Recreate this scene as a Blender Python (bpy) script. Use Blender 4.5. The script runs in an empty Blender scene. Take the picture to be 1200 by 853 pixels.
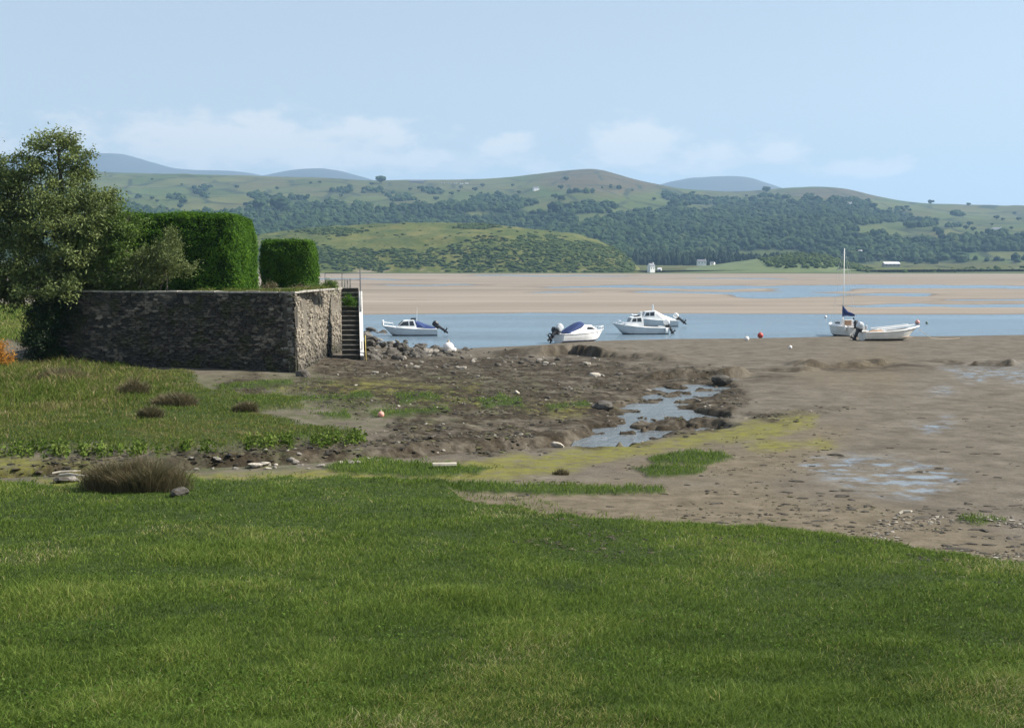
import bpy, math, random
import numpy as np
from mathutils import Vector, Matrix

rng = np.random.default_rng(11)
random.seed(5)
scene = bpy.context.scene
COL = scene.collection

# ------------------------------------------------------------------ survey helpers
F = 1448.0                    # focal length, in photo pixels
CAMZ = 6.0                    # eye height above the water, metres
TH = math.atan(114.5 / F)     # the camera looks down a little
CT, ST = math.cos(TH), math.sin(TH)
HZ = 312.0

def ray(px, py):
    x = (np.asarray(px, float) - 600) / F
    y = (426.5 - np.asarray(py, float)) / F
    return x, CT + y * ST, -ST + y * CT

def G(px, py, z):
    """point of height z seen along a bearing / depression of the photograph"""
    dx, dy, dz = ray(px, py)
    t = (z - CAMZ) / dz
    return np.array([dx * t, dy * t, z + 0 * t])

def D(px, py, Y):
    dx, dy, dz = ray(px, py)
    t = Y / dy
    return np.array([dx * t, Y + 0 * t, CAMZ + dz * t])

# ------------------------------------------------------------------ numpy noise
def _hash(ix, iy, s):
    h = (ix.astype(np.int64) * 374761393 + iy.astype(np.int64) * 668265263 + s * 974711) & 0x7fffffff
    h = ((h ^ (h >> 13)) * 1274126177) & 0x7fffffff
    return ((h ^ (h >> 16)) & 0xffff) / 65535.0

def vn(x, y, s=0):
    x = np.asarray(x, float); y = np.asarray(y, float)
    ix = np.floor(x); iy = np.floor(y)
    fx = x - ix; fy = y - iy
    fx = fx * fx * (3 - 2 * fx); fy = fy * fy * (3 - 2 * fy)
    ix = ix.astype(np.int64); iy = iy.astype(np.int64)
    a = _hash(ix, iy, s); b = _hash(ix + 1, iy, s); c = _hash(ix, iy + 1, s); d = _hash(ix + 1, iy + 1, s)
    return (a * (1 - fx) + b * fx) * (1 - fy) + (c * (1 - fx) + d * fx) * fy

def fbm(x, y, o=4, s=0):
    r = 0; a = .5; t = 0
    for k in range(o):
        r = r + a * vn(x * 2 ** k + 17.3 * k, y * 2 ** k - 9.1 * k, s + k); t += a; a *= .5
    return r / t          # 0..1

def sstep(a, b, x):
    t = np.clip((x - a) / (b - a), 0, 1)
    return t * t * (3 - 2 * t)

# ------------------------------------------------------------------ object helpers
def link(o, parent=None):
    COL.objects.link(o)
    if parent: o.parent = parent
    return o

def tag(o, label=None, cat=None, group=None, kind=None):
    if label: o['label'] = label
    if cat: o['category'] = cat
    if group: o['group'] = group
    if kind: o['kind'] = kind
    return o

def empty(name, loc, rz=0, label=None, cat=None, group=None):
    o = bpy.data.objects.new(name, None); COL.objects.link(o)
    o.empty_display_size = .2
    o.location = tuple(float(v) for v in loc); o.rotation_euler = (0, 0, rz)
    return tag(o, label, cat, group)

def copy_tree(o, parent=None):
    c = o.copy(); COL.objects.link(c)
    if parent: c.parent = parent
    for ch in list(o.children): copy_tree(ch, c)
    return c

def npmesh(name, V, tris=None, quads=None, mat=None, parent=None, attrs=None, smooth=True):
    me = bpy.data.meshes.new(name)
    V = np.asarray(V, np.float32)
    me.vertices.add(len(V)); me.vertices.foreach_set('co', V.ravel())
    nt = 0 if tris is None else len(tris); nq = 0 if quads is None else len(quads)
    L = []
    if nq: L.append(np.asarray(quads, np.int32).ravel())
    if nt: L.append(np.asarray(tris, np.int32).ravel())
    L = np.concatenate(L)
    me.loops.add(len(L)); me.loops.foreach_set('vertex_index', L)
    me.polygons.add(nq + nt)
    st = np.concatenate([np.arange(nq) * 4, nq * 4 + np.arange(nt) * 3]).astype(np.int32)
    me.polygons.foreach_set('loop_start', st)
    me.polygons.foreach_set('use_smooth', np.full(nq + nt, smooth, bool))
    if attrs:
        for k, a in attrs.items():
            at = me.attributes.new(k, 'FLOAT', 'POINT')
            at.data.foreach_set('value', np.asarray(a, np.float32).ravel())
    me.update(calc_edges=True)
    if mat: me.materials.append(mat)
    o = bpy.data.objects.new(name, me)
    return link(o, parent)

def grid_quads(nr, nc, off=0):
    i = np.arange(nr - 1)[:, None] * nc + np.arange(nc - 1)[None, :]
    i = i.ravel() + off
    return np.stack([i, i + 1, i + nc + 1, i + nc], 1)

class MB:
    """collects shapes into one mesh"""
    def __init__(s): s.v = []; s.f = []
    def add(s, vs, fs):
        o = len(s.v); s.v += [tuple(float(c) for c in p) for p in vs]; s.f += [tuple(i + o for i in f) for f in fs]
    def box(s, c, d, rz=0, ry=0, bev=0):
        R = Matrix.Rotation(rz, 3, 'Z') @ Matrix.Rotation(ry, 3, 'Y')
        vs = [Vector(c) + R @ Vector((x * d[0] / 2, y * d[1] / 2, z * d[2] / 2)) for z in (-1, 1) for y in (-1, 1) for x in (-1, 1)]
        s.add(vs, [(0, 2, 3, 1), (4, 5, 7, 6), (0, 1, 5, 4), (2, 6, 7, 3), (0, 4, 6, 2), (1, 3, 7, 5)])
    def tube(s, pts, r, n=8, r2=None):
        pts = [Vector(p) for p in pts]; m = len(pts); rings = []
        for i, p in enumerate(pts):
            t = (pts[min(i + 1, m - 1)] - pts[max(i - 1, 0)]).normalized()
            up = Vector((0, 0, 1)) if abs(t.z) < .9 else Vector((1, 0, 0))
            a = t.cross(up).normalized(); b = t.cross(a)
            rr = r if r2 is None else r + (r2 - r) * i / (m - 1)
            if isinstance(r, (list, tuple)): rr = r[i]
            rings.append([p + (a * math.cos(2 * math.pi * k / n) + b * math.sin(2 * math.pi * k / n)) * rr for k in range(n)])
        vs = [q for g in rings for q in g]; fs = []
        for i in range(m - 1):
            for k in range(n):
                fs.append((i * n + k, i * n + (k + 1) % n, (i + 1) * n + (k + 1) % n, (i + 1) * n + k))
        fs.append(tuple(range(n - 1, -1, -1))); fs.append(tuple((m - 1) * n + k for k in range(n)))
        s.add(vs, fs)
    def loft(s, rings, cap=True, closed=True):
        n = len(rings[0]); vs = [q for g in rings for q in g]; fs = []
        for i in range(len(rings) - 1):
            for k in range(n if closed else n - 1):
                fs.append((i * n + k, i * n + (k + 1) % n, (i + 1) * n + (k + 1) % n, (i + 1) * n + k))
        if cap:
            fs.append(tuple(range(n - 1, -1, -1))); fs.append(tuple((len(rings) - 1) * n + k for k in range(n)))
        s.add(vs, fs)
    def lathe(s, prof, c=(0, 0, 0), n=16):
        rings = [[(c[0] + r * math.cos(2 * math.pi * k / n), c[1] + r * math.sin(2 * math.pi * k / n), c[2] + z) for k in range(n)] for r, z in prof]
        s.loft(rings)
    def slab(s, poly, y0, y1):
        """polygon (x,z) pulled from y0 to y1; y may be a function of z"""
        f0 = y0 if callable(y0) else (lambda z: y0); f1 = y1 if callable(y1) else (lambda z: y1)
        n = len(poly)
        vs = [(x, f0(z), z) for x, z in poly] + [(x, f1(z), z) for x, z in poly]
        fs = [tuple(range(n)), tuple(range(2 * n - 1, n - 1, -1))]
        fs += [(k, n + k, n + (k + 1) % n, (k + 1) % n) for k in range(n)]
        s.add(vs, fs)
    def build(s, name, mat, parent=None, smooth=False, bevel=0):
        me = bpy.data.meshes.new(name); me.from_pydata(s.v, [], s.f)
        import bmesh
        bm = bmesh.new(); bm.from_mesh(me)
        bmesh.ops.recalc_face_normals(bm, faces=bm.faces)
        if bevel:
            es = [e for e in bm.edges if len(e.link_faces) == 2 and e.calc_face_angle(0) > .6]
            bmesh.ops.bevel(bm, geom=es, offset=bevel, segments=2, affect='EDGES', profile=.6, clamp_overlap=True)
        bm.to_mesh(me); bm.free()
        if smooth:
            for p in me.polygons: p.use_smooth = True
        if mat: me.materials.append(mat)
        return link(bpy.data.objects.new(name, me), parent)

# ------------------------------------------------------------------ materials
class NT:
    def __init__(s, t): s.t = t; s.n = t.nodes; s.l = t.links
    def new(s, ty, ins=None, **kw):
        nd = s.n.new(ty)
        for k, v in kw.items(): setattr(nd, k, v)
        if ins:
            for k, v in ins.items():
                if isinstance(v, tuple) and len(v) == 2 and hasattr(v[0], 'outputs'): s.l.new(v[0].outputs[v[1]], nd.inputs[k])
                elif hasattr(v, 'outputs'): s.l.new(v.outputs[0], nd.inputs[k])
                else: nd.inputs[k].default_value = v
        return nd
    def math(s, op, a, b=0, c=None, clamp=False):
        i = {0: a, 1: b}
        if c is not None: i[2] = c
        return s.new('ShaderNodeMath', i, operation=op, use_clamp=clamp)
    def mix(s, fac, a, b, blend='MIX'):
        nd = s.n.new('ShaderNodeMix'); nd.data_type = 'RGBA'; nd.blend_type = blend
        for k, v in ((0, fac), (6, a), (7, b)):
            if isinstance(v, tuple) and len(v) == 2 and hasattr(v[0], 'outputs'): s.l.new(v[0].outputs[v[1]], nd.inputs[k])
            elif hasattr(v, 'outputs'):
                s.l.new(v.outputs[2] if v.bl_idname == 'ShaderNodeMix' else v.outputs[0], nd.inputs[k])
            else:
                nd.inputs[k].default_value = v if k == 0 else tuple(v) + ((1,) if len(v) == 3 else ())
        return nd
    def noise(s, scale, vec=None, detail=4, rough=.55, dist=0):
        i = {'Scale': scale, 'Detail': detail, 'Roughness': rough, 'Distortion': dist}
        if vec is not None: i['Vector'] = vec
        return s.new('ShaderNodeTexNoise', i)
    def ramp(s, fac, stops, interp='LINEAR'):
        nd = s.new('ShaderNodeValToRGB', {0: fac}); r = nd.color_ramp; r.interpolation = interp
        while len(r.elements) < len(stops): r.elements.new(.5)
        for e, (p, c) in zip(r.elements, stops):
            e.position = p; e.color = tuple(c) + ((1,) if len(c) == 3 else ())
        return nd
    def rng(s, v, a, b, c=0, d=1):
        return s.new('ShaderNodeMapRange', {0: v, 1: a, 2: b, 3: c, 4: d}, clamp=True)
    def attr(s, name): return (s.new('ShaderNodeAttribute', attribute_name=name), 2)
    def pos(s): return (s.new('ShaderNodeNewGeometry'), 0)
    def obj(s): return (s.new('ShaderNodeTexCoord'), 3)
    def bump(s, h, strength, dist): return s.new('ShaderNodeBump', {'Height': h, 'Strength': strength, 'Distance': dist})

def _c(nd): return (nd, 2) if nd.bl_idname == 'ShaderNodeMix' else (nd, 0)

def material(name, build=None, color=(.5, .5, .5), rough=.6, metal=0, spec=.5, var=0, scale=6, transl=0, bump=0):
    m = bpy.data.materials.new(name); m.use_nodes = True
    t = NT(m.node_tree); p = t.n['Principled BSDF']
    p.inputs['Roughness'].default_value = rough; p.inputs['Metallic'].default_value = metal
    p.inputs['Specular IOR Level'].default_value = spec
    p.inputs['Base Color'].default_value = tuple(color) + (1,)
    if build: build(t, p)
    elif var:
        nz = t.noise(scale, t.obj(), 5)
        dark = tuple(c * (1 - var) for c in color); lite = tuple(min(1, c * (1 + var)) for c in color)
        t.l.new(t.ramp(nz, [(.3, dark), (.7, lite)]).outputs[0], p.inputs['Base Color'])
        if bump: t.l.new(t.bump(nz, .6, bump).outputs[0], p.inputs['Normal'])
    if transl:
        out = t.n['Material Output']
        tr = t.new('ShaderNodeBsdfTranslucent')
        src = p.inputs['Base Color']
        if src.is_linked: t.l.new(src.links[0].from_socket, tr.inputs[0])
        else: tr.inputs[0].default_value = src.default_value
        mx = t.new('ShaderNodeMixShader', {0: transl, 1: p, 2: tr})
        t.l.new(mx.outputs[0], out.inputs[0])
    return m

def leaf_mat(name, stops, transl=.3, rough=.55, nscale=.5, spec=.3):
    """leaves / blades: colour by each leaf's own tint plus broad patches"""
    def b(t, p):
        nz = t.noise(nscale, t.pos(), 3)
        f = t.math('ADD', t.attr('tint'), t.math('MULTIPLY', t.math('SUBTRACT', nz, .5), .7), clamp=True)
        t.l.new(t.ramp(f, stops).outputs[0], p.inputs['Base Color'])
    return material(name, b, rough=rough, transl=transl, spec=spec)

# ------------------------------------------------------------------ scene, camera, light
cam = bpy.data.cameras.new('camera'); cam.sensor_width = 36; cam.lens = F / 1200 * 36
cam.clip_start = .1; cam.clip_end = 40000
co = link(bpy.data.objects.new('camera', cam)); co.location = (0, 0, CAMZ)
co.rotation_euler = (math.pi / 2 - TH, 0, 0); scene.camera = co

SUN_AZ, SUN_EL = math.radians(85), math.radians(42)
sv = Vector((math.sin(SUN_AZ) * math.cos(SUN_EL), math.cos(SUN_AZ) * math.cos(SUN_EL), math.sin(SUN_EL)))
sl = bpy.data.lights.new('sun', 'SUN'); sl.energy = 4.9; sl.angle = math.radians(.5); sl.color = (1, .94, .85)
so = link(bpy.data.objects.new('sun', sl)); so.rotation_euler = sv.to_track_quat('Z', 'Y').to_euler(); so.location = (60, 40, 80)

world = bpy.data.worlds.new('World'); scene.world = world; world.use_nodes = True
wt = NT(world.node_tree)
sky = wt.new('ShaderNodeTexSky'); sky.sky_type = 'NISHITA'; sky.sun_disc = False
sky.sun_elevation = SUN_EL; sky.sun_rotation = SUN_AZ
sky.air_density = 1.0; sky.dust_density = .6; sky.ozone_density = 1.6; sky.altitude = 10
tc = wt.new('ShaderNodeTexCoord')
sx = wt.new('ShaderNodeSeparateXYZ', {0: (tc, 0)})
az = wt.math('ARCTAN2', (sx, 0), (sx, 1)); el = wt.math('ARCSINE', (sx, 2))
cv = wt.new('ShaderNodeCombineXYZ', {0: az, 1: wt.math('MULTIPLY', el, 2.2), 2: 0.0})
cn = wt.noise(34, (cv, 0), 9, .62)
msk = None
for (px, py, rx, ry, k) in [(285, 172, 250, 40, 1.12), (300, 150, 60, 20, 1.0), (400, 190, 300, 22, .95), (445, 160, 60, 24, 1.1), (592, 172, 50, 18, 1.0), (745, 172, 62, 34, 1.35),
                            (820, 188, 130, 24, .9), (905, 182, 50, 22, .95), (1010, 203, 90, 14, 1.0), (640, 195, 200, 18, .7), (60, 180, 160, 40, .7)]:
    a0 = math.atan((px - 600) / F); e0 = (HZ - py) / F
    dx = wt.math('DIVIDE', wt.math('SUBTRACT', az, a0), rx / F)
    dy = wt.math('DIVIDE', wt.math('SUBTRACT', el, e0), ry / F)
    d2 = wt.math('ADD', wt.math('MULTIPLY', dx, dx), wt.math('MULTIPLY', dy, dy))
    g = wt.math('MULTIPLY', wt.math('EXPONENT', wt.math('MULTIPLY', d2, -.9)), k)
    msk = g if msk is None else wt.math('MAXIMUM', msk, g)
cm = wt.rng(wt.math('ADD', msk, wt.math('MULTIPLY', wt.math('SUBTRACT', cn, .55), 1.9)), .40, .86, 0, .8)
hz_ = wt.math('ADD', .46, wt.math('MULTIPLY', .5, wt.math('EXPONENT', wt.math('MULTIPLY', el, -11.0))), clamp=True)
veil = wt.mix(hz_, sky, (5.0, 5.30, 5.40))
wm = wt.mix(cm, veil, (6.9, 6.75, 6.35))
bg = wt.n['Background']; wt.l.new(wm.outputs[2], bg.inputs[0]); bg.inputs[1].default_value = .078

scene.view_settings.view_transform = 'Standard'; scene.view_settings.look = 'None'
scene.view_settings.exposure = .95; scene.view_settings.gamma = 1; scene.view_settings.use_curve_mapping = False
cy = scene.cycles
cy.use_denoising = True
try: cy.denoiser = 'OPENIMAGEDENOISE'
except Exception: pass
cy.max_bounces = 6; cy.diffuse_bounces = 2; cy.glossy_bounces = 2; cy.transmission_bounces = 3; cy.volume_bounces = 0; cy.transparent_max_bounces = 6
cy.sample_clamp_direct = 5; cy.sample_clamp_indirect = 2; cy.use_adaptive_sampling = False; cy.adaptive_threshold = .02
# ------------------------------------------------------------------ ground height
SHORE = [(-300, 379), (200, 379), (350, 392), (430, 402), (500, 407), (525, 408.5), (560, 406.5), (620, 404), (660, 401), (700, 398.5), (800, 396), (900, 395), (1000, 392.5), (1200, 391.5), (1500, 391)]
CT_PTS = []
for px in (-300, 0, 300, 600, 900, 1200, 1500):
    for py, z in ((1000, 2.95), (853, 2.5), (760, 2.15), (700, 1.93)): CT_PTS.append((px, py, z))
for px in (-300, 0, 300, 600): CT_PTS.append((px, 640, 1.72))
CT_PTS += [(-300, 600, 1.55), (0, 600, 1.55), (300, 595, 1.5), (500, 605, 1.52), (700, 622, 1.5), (900, 632, 1.5), (1050, 650, 1.55), (1200, 672, 1.62), (1500, 690, 1.65),
 (-300, 572, 1.4), (0, 572, 1.4), (200, 570, 1.38), (400, 566, 1.3),
 (1200, 625, 1.32), (1050, 600, 1.25), (900, 590, 1.22), (700, 582, 1.2), (1200, 560, 1.08), (950, 550, 1.02), (1500, 560, 1.08), (1200, 500, .88), (1000, 500, .86), (1500, 500, .9),
 (1000, 450, .62), (1200, 450, .64), (1500, 450, .65), (900, 430, .48), (1200, 415, .36), (1000, 410, .28), (1500, 412, .36), (800, 410, .3),
 (600, 552, 1.02), (500, 552, 1.08), (300, 559, 1.18), (0, 563, 1.28), (-300, 563, 1.28), (800, 540, .95),
 (0, 528, 1.2), (-300, 528, 1.25), (200, 526, 1.12), (400, 515, .98), (550, 510, .8), (650, 500, .68), (750, 490, .6), (820, 470, .58), (700, 460, .62), (850, 455, .56), (900, 490, .8),
 (600, 470, .78), (500, 470, .9), (450, 450, .9), (600, 440, .62), (700, 425, .46), (550, 420, .42), (450, 418, .6), (430, 428, .8),
 (345, 440, 1.0), (250, 450, 1.15), (150, 440, 1.1), (60, 430, 1.15), (100, 490, 1.22), (-300, 480, 1.28), (250, 490, 1.1), (-100, 425, 1.2), (-300, 425, 1.2),
 (20, 402, 1.35), (20, 391, 1.5), (20, 362, 2.6), (-250, 362, 2.7)]
CX = [G(*c) for c in CT_PTS]
for px, py in SHORE:
    p = G(px, py, 0.0); CX.append(p)
    q = p * (p[1] + 14) / p[1]; q[2] = -.7; CX.append(q)
CX = np.array(CX)
def _ab(X, Y): return np.clip(X / Y, -.75, .75) * 3.0, np.log(Y)
_ca, _cb = _ab(CX[:, 0], CX[:, 1])
def _phi(r2): return np.where(r2 > 1e-12, .5 * r2 * np.log(np.maximum(r2, 1e-12)), 0)
_n = len(CX)
_K = _phi((_ca[:, None] - _ca[None]) ** 2 + (_cb[:, None] - _cb[None]) ** 2) + np.eye(_n) * 1e-3
_P = np.stack([np.ones(_n), _ca, _cb], 1)
_A = np.zeros((_n + 3, _n + 3)); _A[:_n, :_n] = _K; _A[:_n, _n:] = _P; _A[_n:, :_n] = _P.T
_w = np.linalg.solve(_A, np.concatenate([CX[:, 2], np.zeros(3)]))

def tps(X, Y):
    X = np.asarray(X, float).ravel(); Y = np.asarray(Y, float).ravel()
    out = np.empty(len(X))
    for i in range(0, len(X), 40000):
        a, b = _ab(X[i:i + 40000], Y[i:i + 40000])
        r = _w[_n] + _w[_n + 1] * a + _w[_n + 2] * b
        for k in range(_n): r = r + _w[k] * _phi((a - _ca[k]) ** 2 + (b - _cb[k]) ** 2)
        out[i:i + 40000] = r
    return out

_su = np.array([G(px, py, 0.)[0] / G(px, py, 0.)[1] for px, py in SHORE]); _sy = np.array([G(px, py, 0.)[1] for px, py in SHORE])
def shoreY(X, Y): return np.interp(X / Y, _su, _sy)

def zbase(X, Y):
    X = np.asarray(X, float); Y = np.asarray(Y, float); sh = X.shape
    X = X.ravel(); Y = Y.ravel()
    z = np.full(len(X), -.7)
    Ys = shoreY(X, Y); near = Y < Ys + 14
    if near.any(): z[near] = np.clip(tps(X[near], Y[near]), -.8, 4.2)
    w = sstep(-4, 14, Y - Ys); z = z * (1 - w) + -.7 * w
    far = -.9 + 1.15 * sstep(118, 172, Y + 10 * (vn(X / 26, Y / 50, 3) - .5))
    return np.where(Y > 112, np.maximum(z, far), z).reshape(sh)

# ground point on the terrain along a surveyed bearing
def T(px, py, full=False):
    px = np.atleast_1d(np.asarray(px, float)); py = np.atleast_1d(np.asarray(py, float))
    z = np.full(len(px), .8)
    for _ in range(14):
        g = G(px, py, z); z = .5 * z + .5 * (zfull(g[0], g[1]) if full else zbase(g[0], g[1]))
    g = G(px, py, z)
    return g if len(px) > 1 else g[:, 0]

# plan chart: bearing and inverse distance, so far and near features can be drawn at one scale
def chart(X, Y): return X / Y * F, 5.0 * F / Y
def poly_chart(pts):
    p = np.array(pts, float); g = T(p[:, 0], p[:, 1]); return np.stack(chart(g[0], g[1]), 1)
def inside(P, x, y):
    """signed distance in chart units, positive inside"""
    n = len(P); d = np.full(x.shape, 1e9); ins = np.zeros(x.shape, bool)
    for i in range(n):
        ax, ay = P[i]; bx, by = P[(i + 1) % n]; ex, ey = bx - ax, by - ay
        t = np.clip(((x - ax) * ex + (y - ay) * ey) / (ex * ex + ey * ey + 1e-9), 0, 1)
        d = np.minimum(d, (x - ax - t * ex) ** 2 + (y - ay - t * ey) ** 2)
        c = ((ay > y) != (by > y)) & (x < ex * (y - ay) / (ey + 1e-12) + ax); ins ^= c
    d = np.sqrt(d); return np.where(ins, d, -d)
def area(polys, X, Y, soft=6, rough=8, nsc=22, seed=0):
    x, y = chart(X, Y)
    w = (fbm(x / nsc, y / (nsc * .45), 4, seed) - .5) * 2 * rough
    best = np.full(x.shape, -1e9)
    for P in polys: best = np.maximum(best, inside(P, x, y))
    return sstep(-soft, soft, best + w)

LAWN = [poly_chart([(-3000, 568), (-320, 568), (0, 570), (100, 573), (215, 566), (300, 564), (420, 562), (520, 571), (545, 590), (640, 606), (720, 613), (800, 619), (880, 624), (960, 629), (1020, 639), (1100, 652), (1200, 668), (1520, 700), (2300, 760), (4000, 830), (4000, 1100), (-3000, 1100)])]
TURF = [poly_chart([(-1500, 426), (-320, 426), (60, 425), (150, 429), (225, 440), (250, 460), (350, 470), (350, 479), (300, 484), (408, 507), (415, 515), (330, 522), (200, 529), (0, 530), (-320, 530), (-1500, 530)]),
        np.array([(-920., 5 * F / 76), (-530, 5 * F / 76), (-530, 5 * F / 104), (-920, 5 * F / 104)])]
TUFT = [poly_chart(p) for p in ([(430, 568), (520, 567), (600, 568), (690, 570), (775, 572), (780, 578), (700, 580), (640, 582), (560, 578), (440, 574)],
        [(742, 549), (790, 546), (830, 550), (815, 558), (760, 560)], [(758, 538), (800, 530), (845, 530), (862, 538), (830, 546), (770, 545)],
        [(552, 468), (590, 464), (612, 468), (612, 477), (570, 477)], [(462, 462), (505, 459), (515, 468), (470, 473)], [(380, 548), (430, 536), (500, 544), (575, 549), (560, 556), (500, 560), (400, 556)],
        [(1122, 610), (1160, 606), (1180, 612), (1140, 616)], [(270, 470), (330, 465), (362, 470), (330, 480), (280, 478)], [(375, 485), (405, 482), (412, 488), (380, 490)], [(250, 452), (340, 446), (345, 451), (260, 458)], [(352, 466), (432, 460), (436, 466), (360, 472)], [(430, 484), (525, 477), (530, 483), (440, 490)], [(640, 476), (690, 472), (694, 477), (646, 482)])]
ALGAE = [poly_chart(p) for p in ([(200, 560), (330, 552), (430, 548), (560, 538), (690, 524), (830, 506), (900, 491), (960, 486), (950, 500), (880, 516), (780, 528), (700, 545), (600, 560), (480, 566), (320, 564)],
        [(-300, 536), (0, 540), (90, 541), (130, 548), (90, 556), (0, 552), (-300, 552)], [(40, 560), (130, 558), (110, 575), (60, 576)],
        [(600, 474), (680, 470), (720, 480), (690, 488), (620, 484)], [(870, 520), (960, 516), (980, 524), (890, 528)],
        [(560, 478), (500, 470), (430, 462), (330, 455), (420, 446), (560, 452)])]
WEED = [poly_chart(p) for p in ([(425, 412), (520, 412), (600, 414), (700, 418), (800, 428), (860, 440), (880, 470), (850, 500), (780, 512), (690, 520), (600, 526), (440, 536), (300, 546), (150, 552), (0, 556), (0, 545), (150, 538), (200, 530), (420, 516), (470, 500), (430, 470), (420, 440)],
        [(238, 450), (300, 444), (430, 434), (440, 470), (420, 480), (330, 462), (260, 456)], [(850, 486), (940, 480), (990, 475), (960, 484), (900, 494)], [(345, 440), (395, 424), (425, 425), (440, 440), (380, 446)])]
TAN = [poly_chart(p) for p in ([(520, 570), (700, 560), (900, 570), (1060, 600), (1210, 640), (1210, 690), (500, 640)], [(700, 540), (860, 520), (1000, 500), (950, 560), (800, 570)], [(940, 425), (1060, 425), (1040, 440), (940, 440)])]
WET = [poly_chart(p) for p in ([(930, 545), (1000, 530), (1100, 540), (1130, 560), (1080, 585), (1000, 580)], [(1070, 495), (1110, 488), (1130, 500), (1090, 510)], [(1100, 432), (1220, 430), (1420, 432), (1420, 455), (1220, 452), (1120, 442)], [(1080, 455), (1110, 453), (1120, 462), (1085, 462)],)]

FILM = [poly_chart(p) for p in ([(240, 440), (430, 432), (620, 440), (660, 470), (560, 490), (430, 500), (300, 480), (230, 460)], [(-300, 526), (0, 530), (150, 540), (420, 520), (440, 545), (200, 560), (-300, 562)])]

def poly_world(pts):
    p = np.array(pts, float); g = T(p[:, 0], p[:, 1]); return g[:2].T
def dline(P, X, Y):
    d = np.full(X.shape, 1e9); side = np.zeros(X.shape); along = np.zeros(X.shape)
    for i in range(len(P) - 1):
        ax, ay = P[i]; ex, ey = P[i + 1] - P[i]; L2 = ex * ex + ey * ey
        t = np.clip(((X - ax) * ex + (Y - ay) * ey) / L2, 0, 1)
        dd = np.hypot(X - ax - t * ex, Y - ay - t * ey)
        s = np.sign(ex * (Y - ay) - ey * (X - ax)); m = dd < d
        d = np.where(m, dd, d); side = np.where(m, s, side); along = np.where(m, i + t, along)
    return d, side, along / (len(P) - 1)
CREEK = poly_world([(-300, 556), (0, 554), (120, 549), (250, 541), (350, 537), (450, 531), (560, 523), (660, 517), (720, 505)])
POOLC = [(poly_world([(690, 516), (745, 503), (815, 497)]), 1.5), (poly_world([(720, 497), (760, 484), (800, 487)]), 1.3), (poly_world([(755, 482), (785, 468), (800, 458), (815, 452)]), 1.6), (poly_world([(805, 481), (850, 486), (885, 488)]), .9)]
SCARP = [(poly_world([(625, 418), (650, 413), (670, 412), (700, 416), (740, 420), (790, 424)]), .34), (poly_world([(728, 440), (760, 443), (800, 441), (850, 441), (905, 437)]), .3),
         (poly_world([(940, 432), (990, 431), (1020, 429), (1045, 424)]), .3), (poly_world([(1138, 426), (1160, 427), (1190, 428)]), .26), (poly_world([(1060, 424), (1100, 424), (1135, 425)]), .1),
         (poly_world([(860, 437), (900, 433), (940, 436)]), .14)]
TEXT = {}
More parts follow.
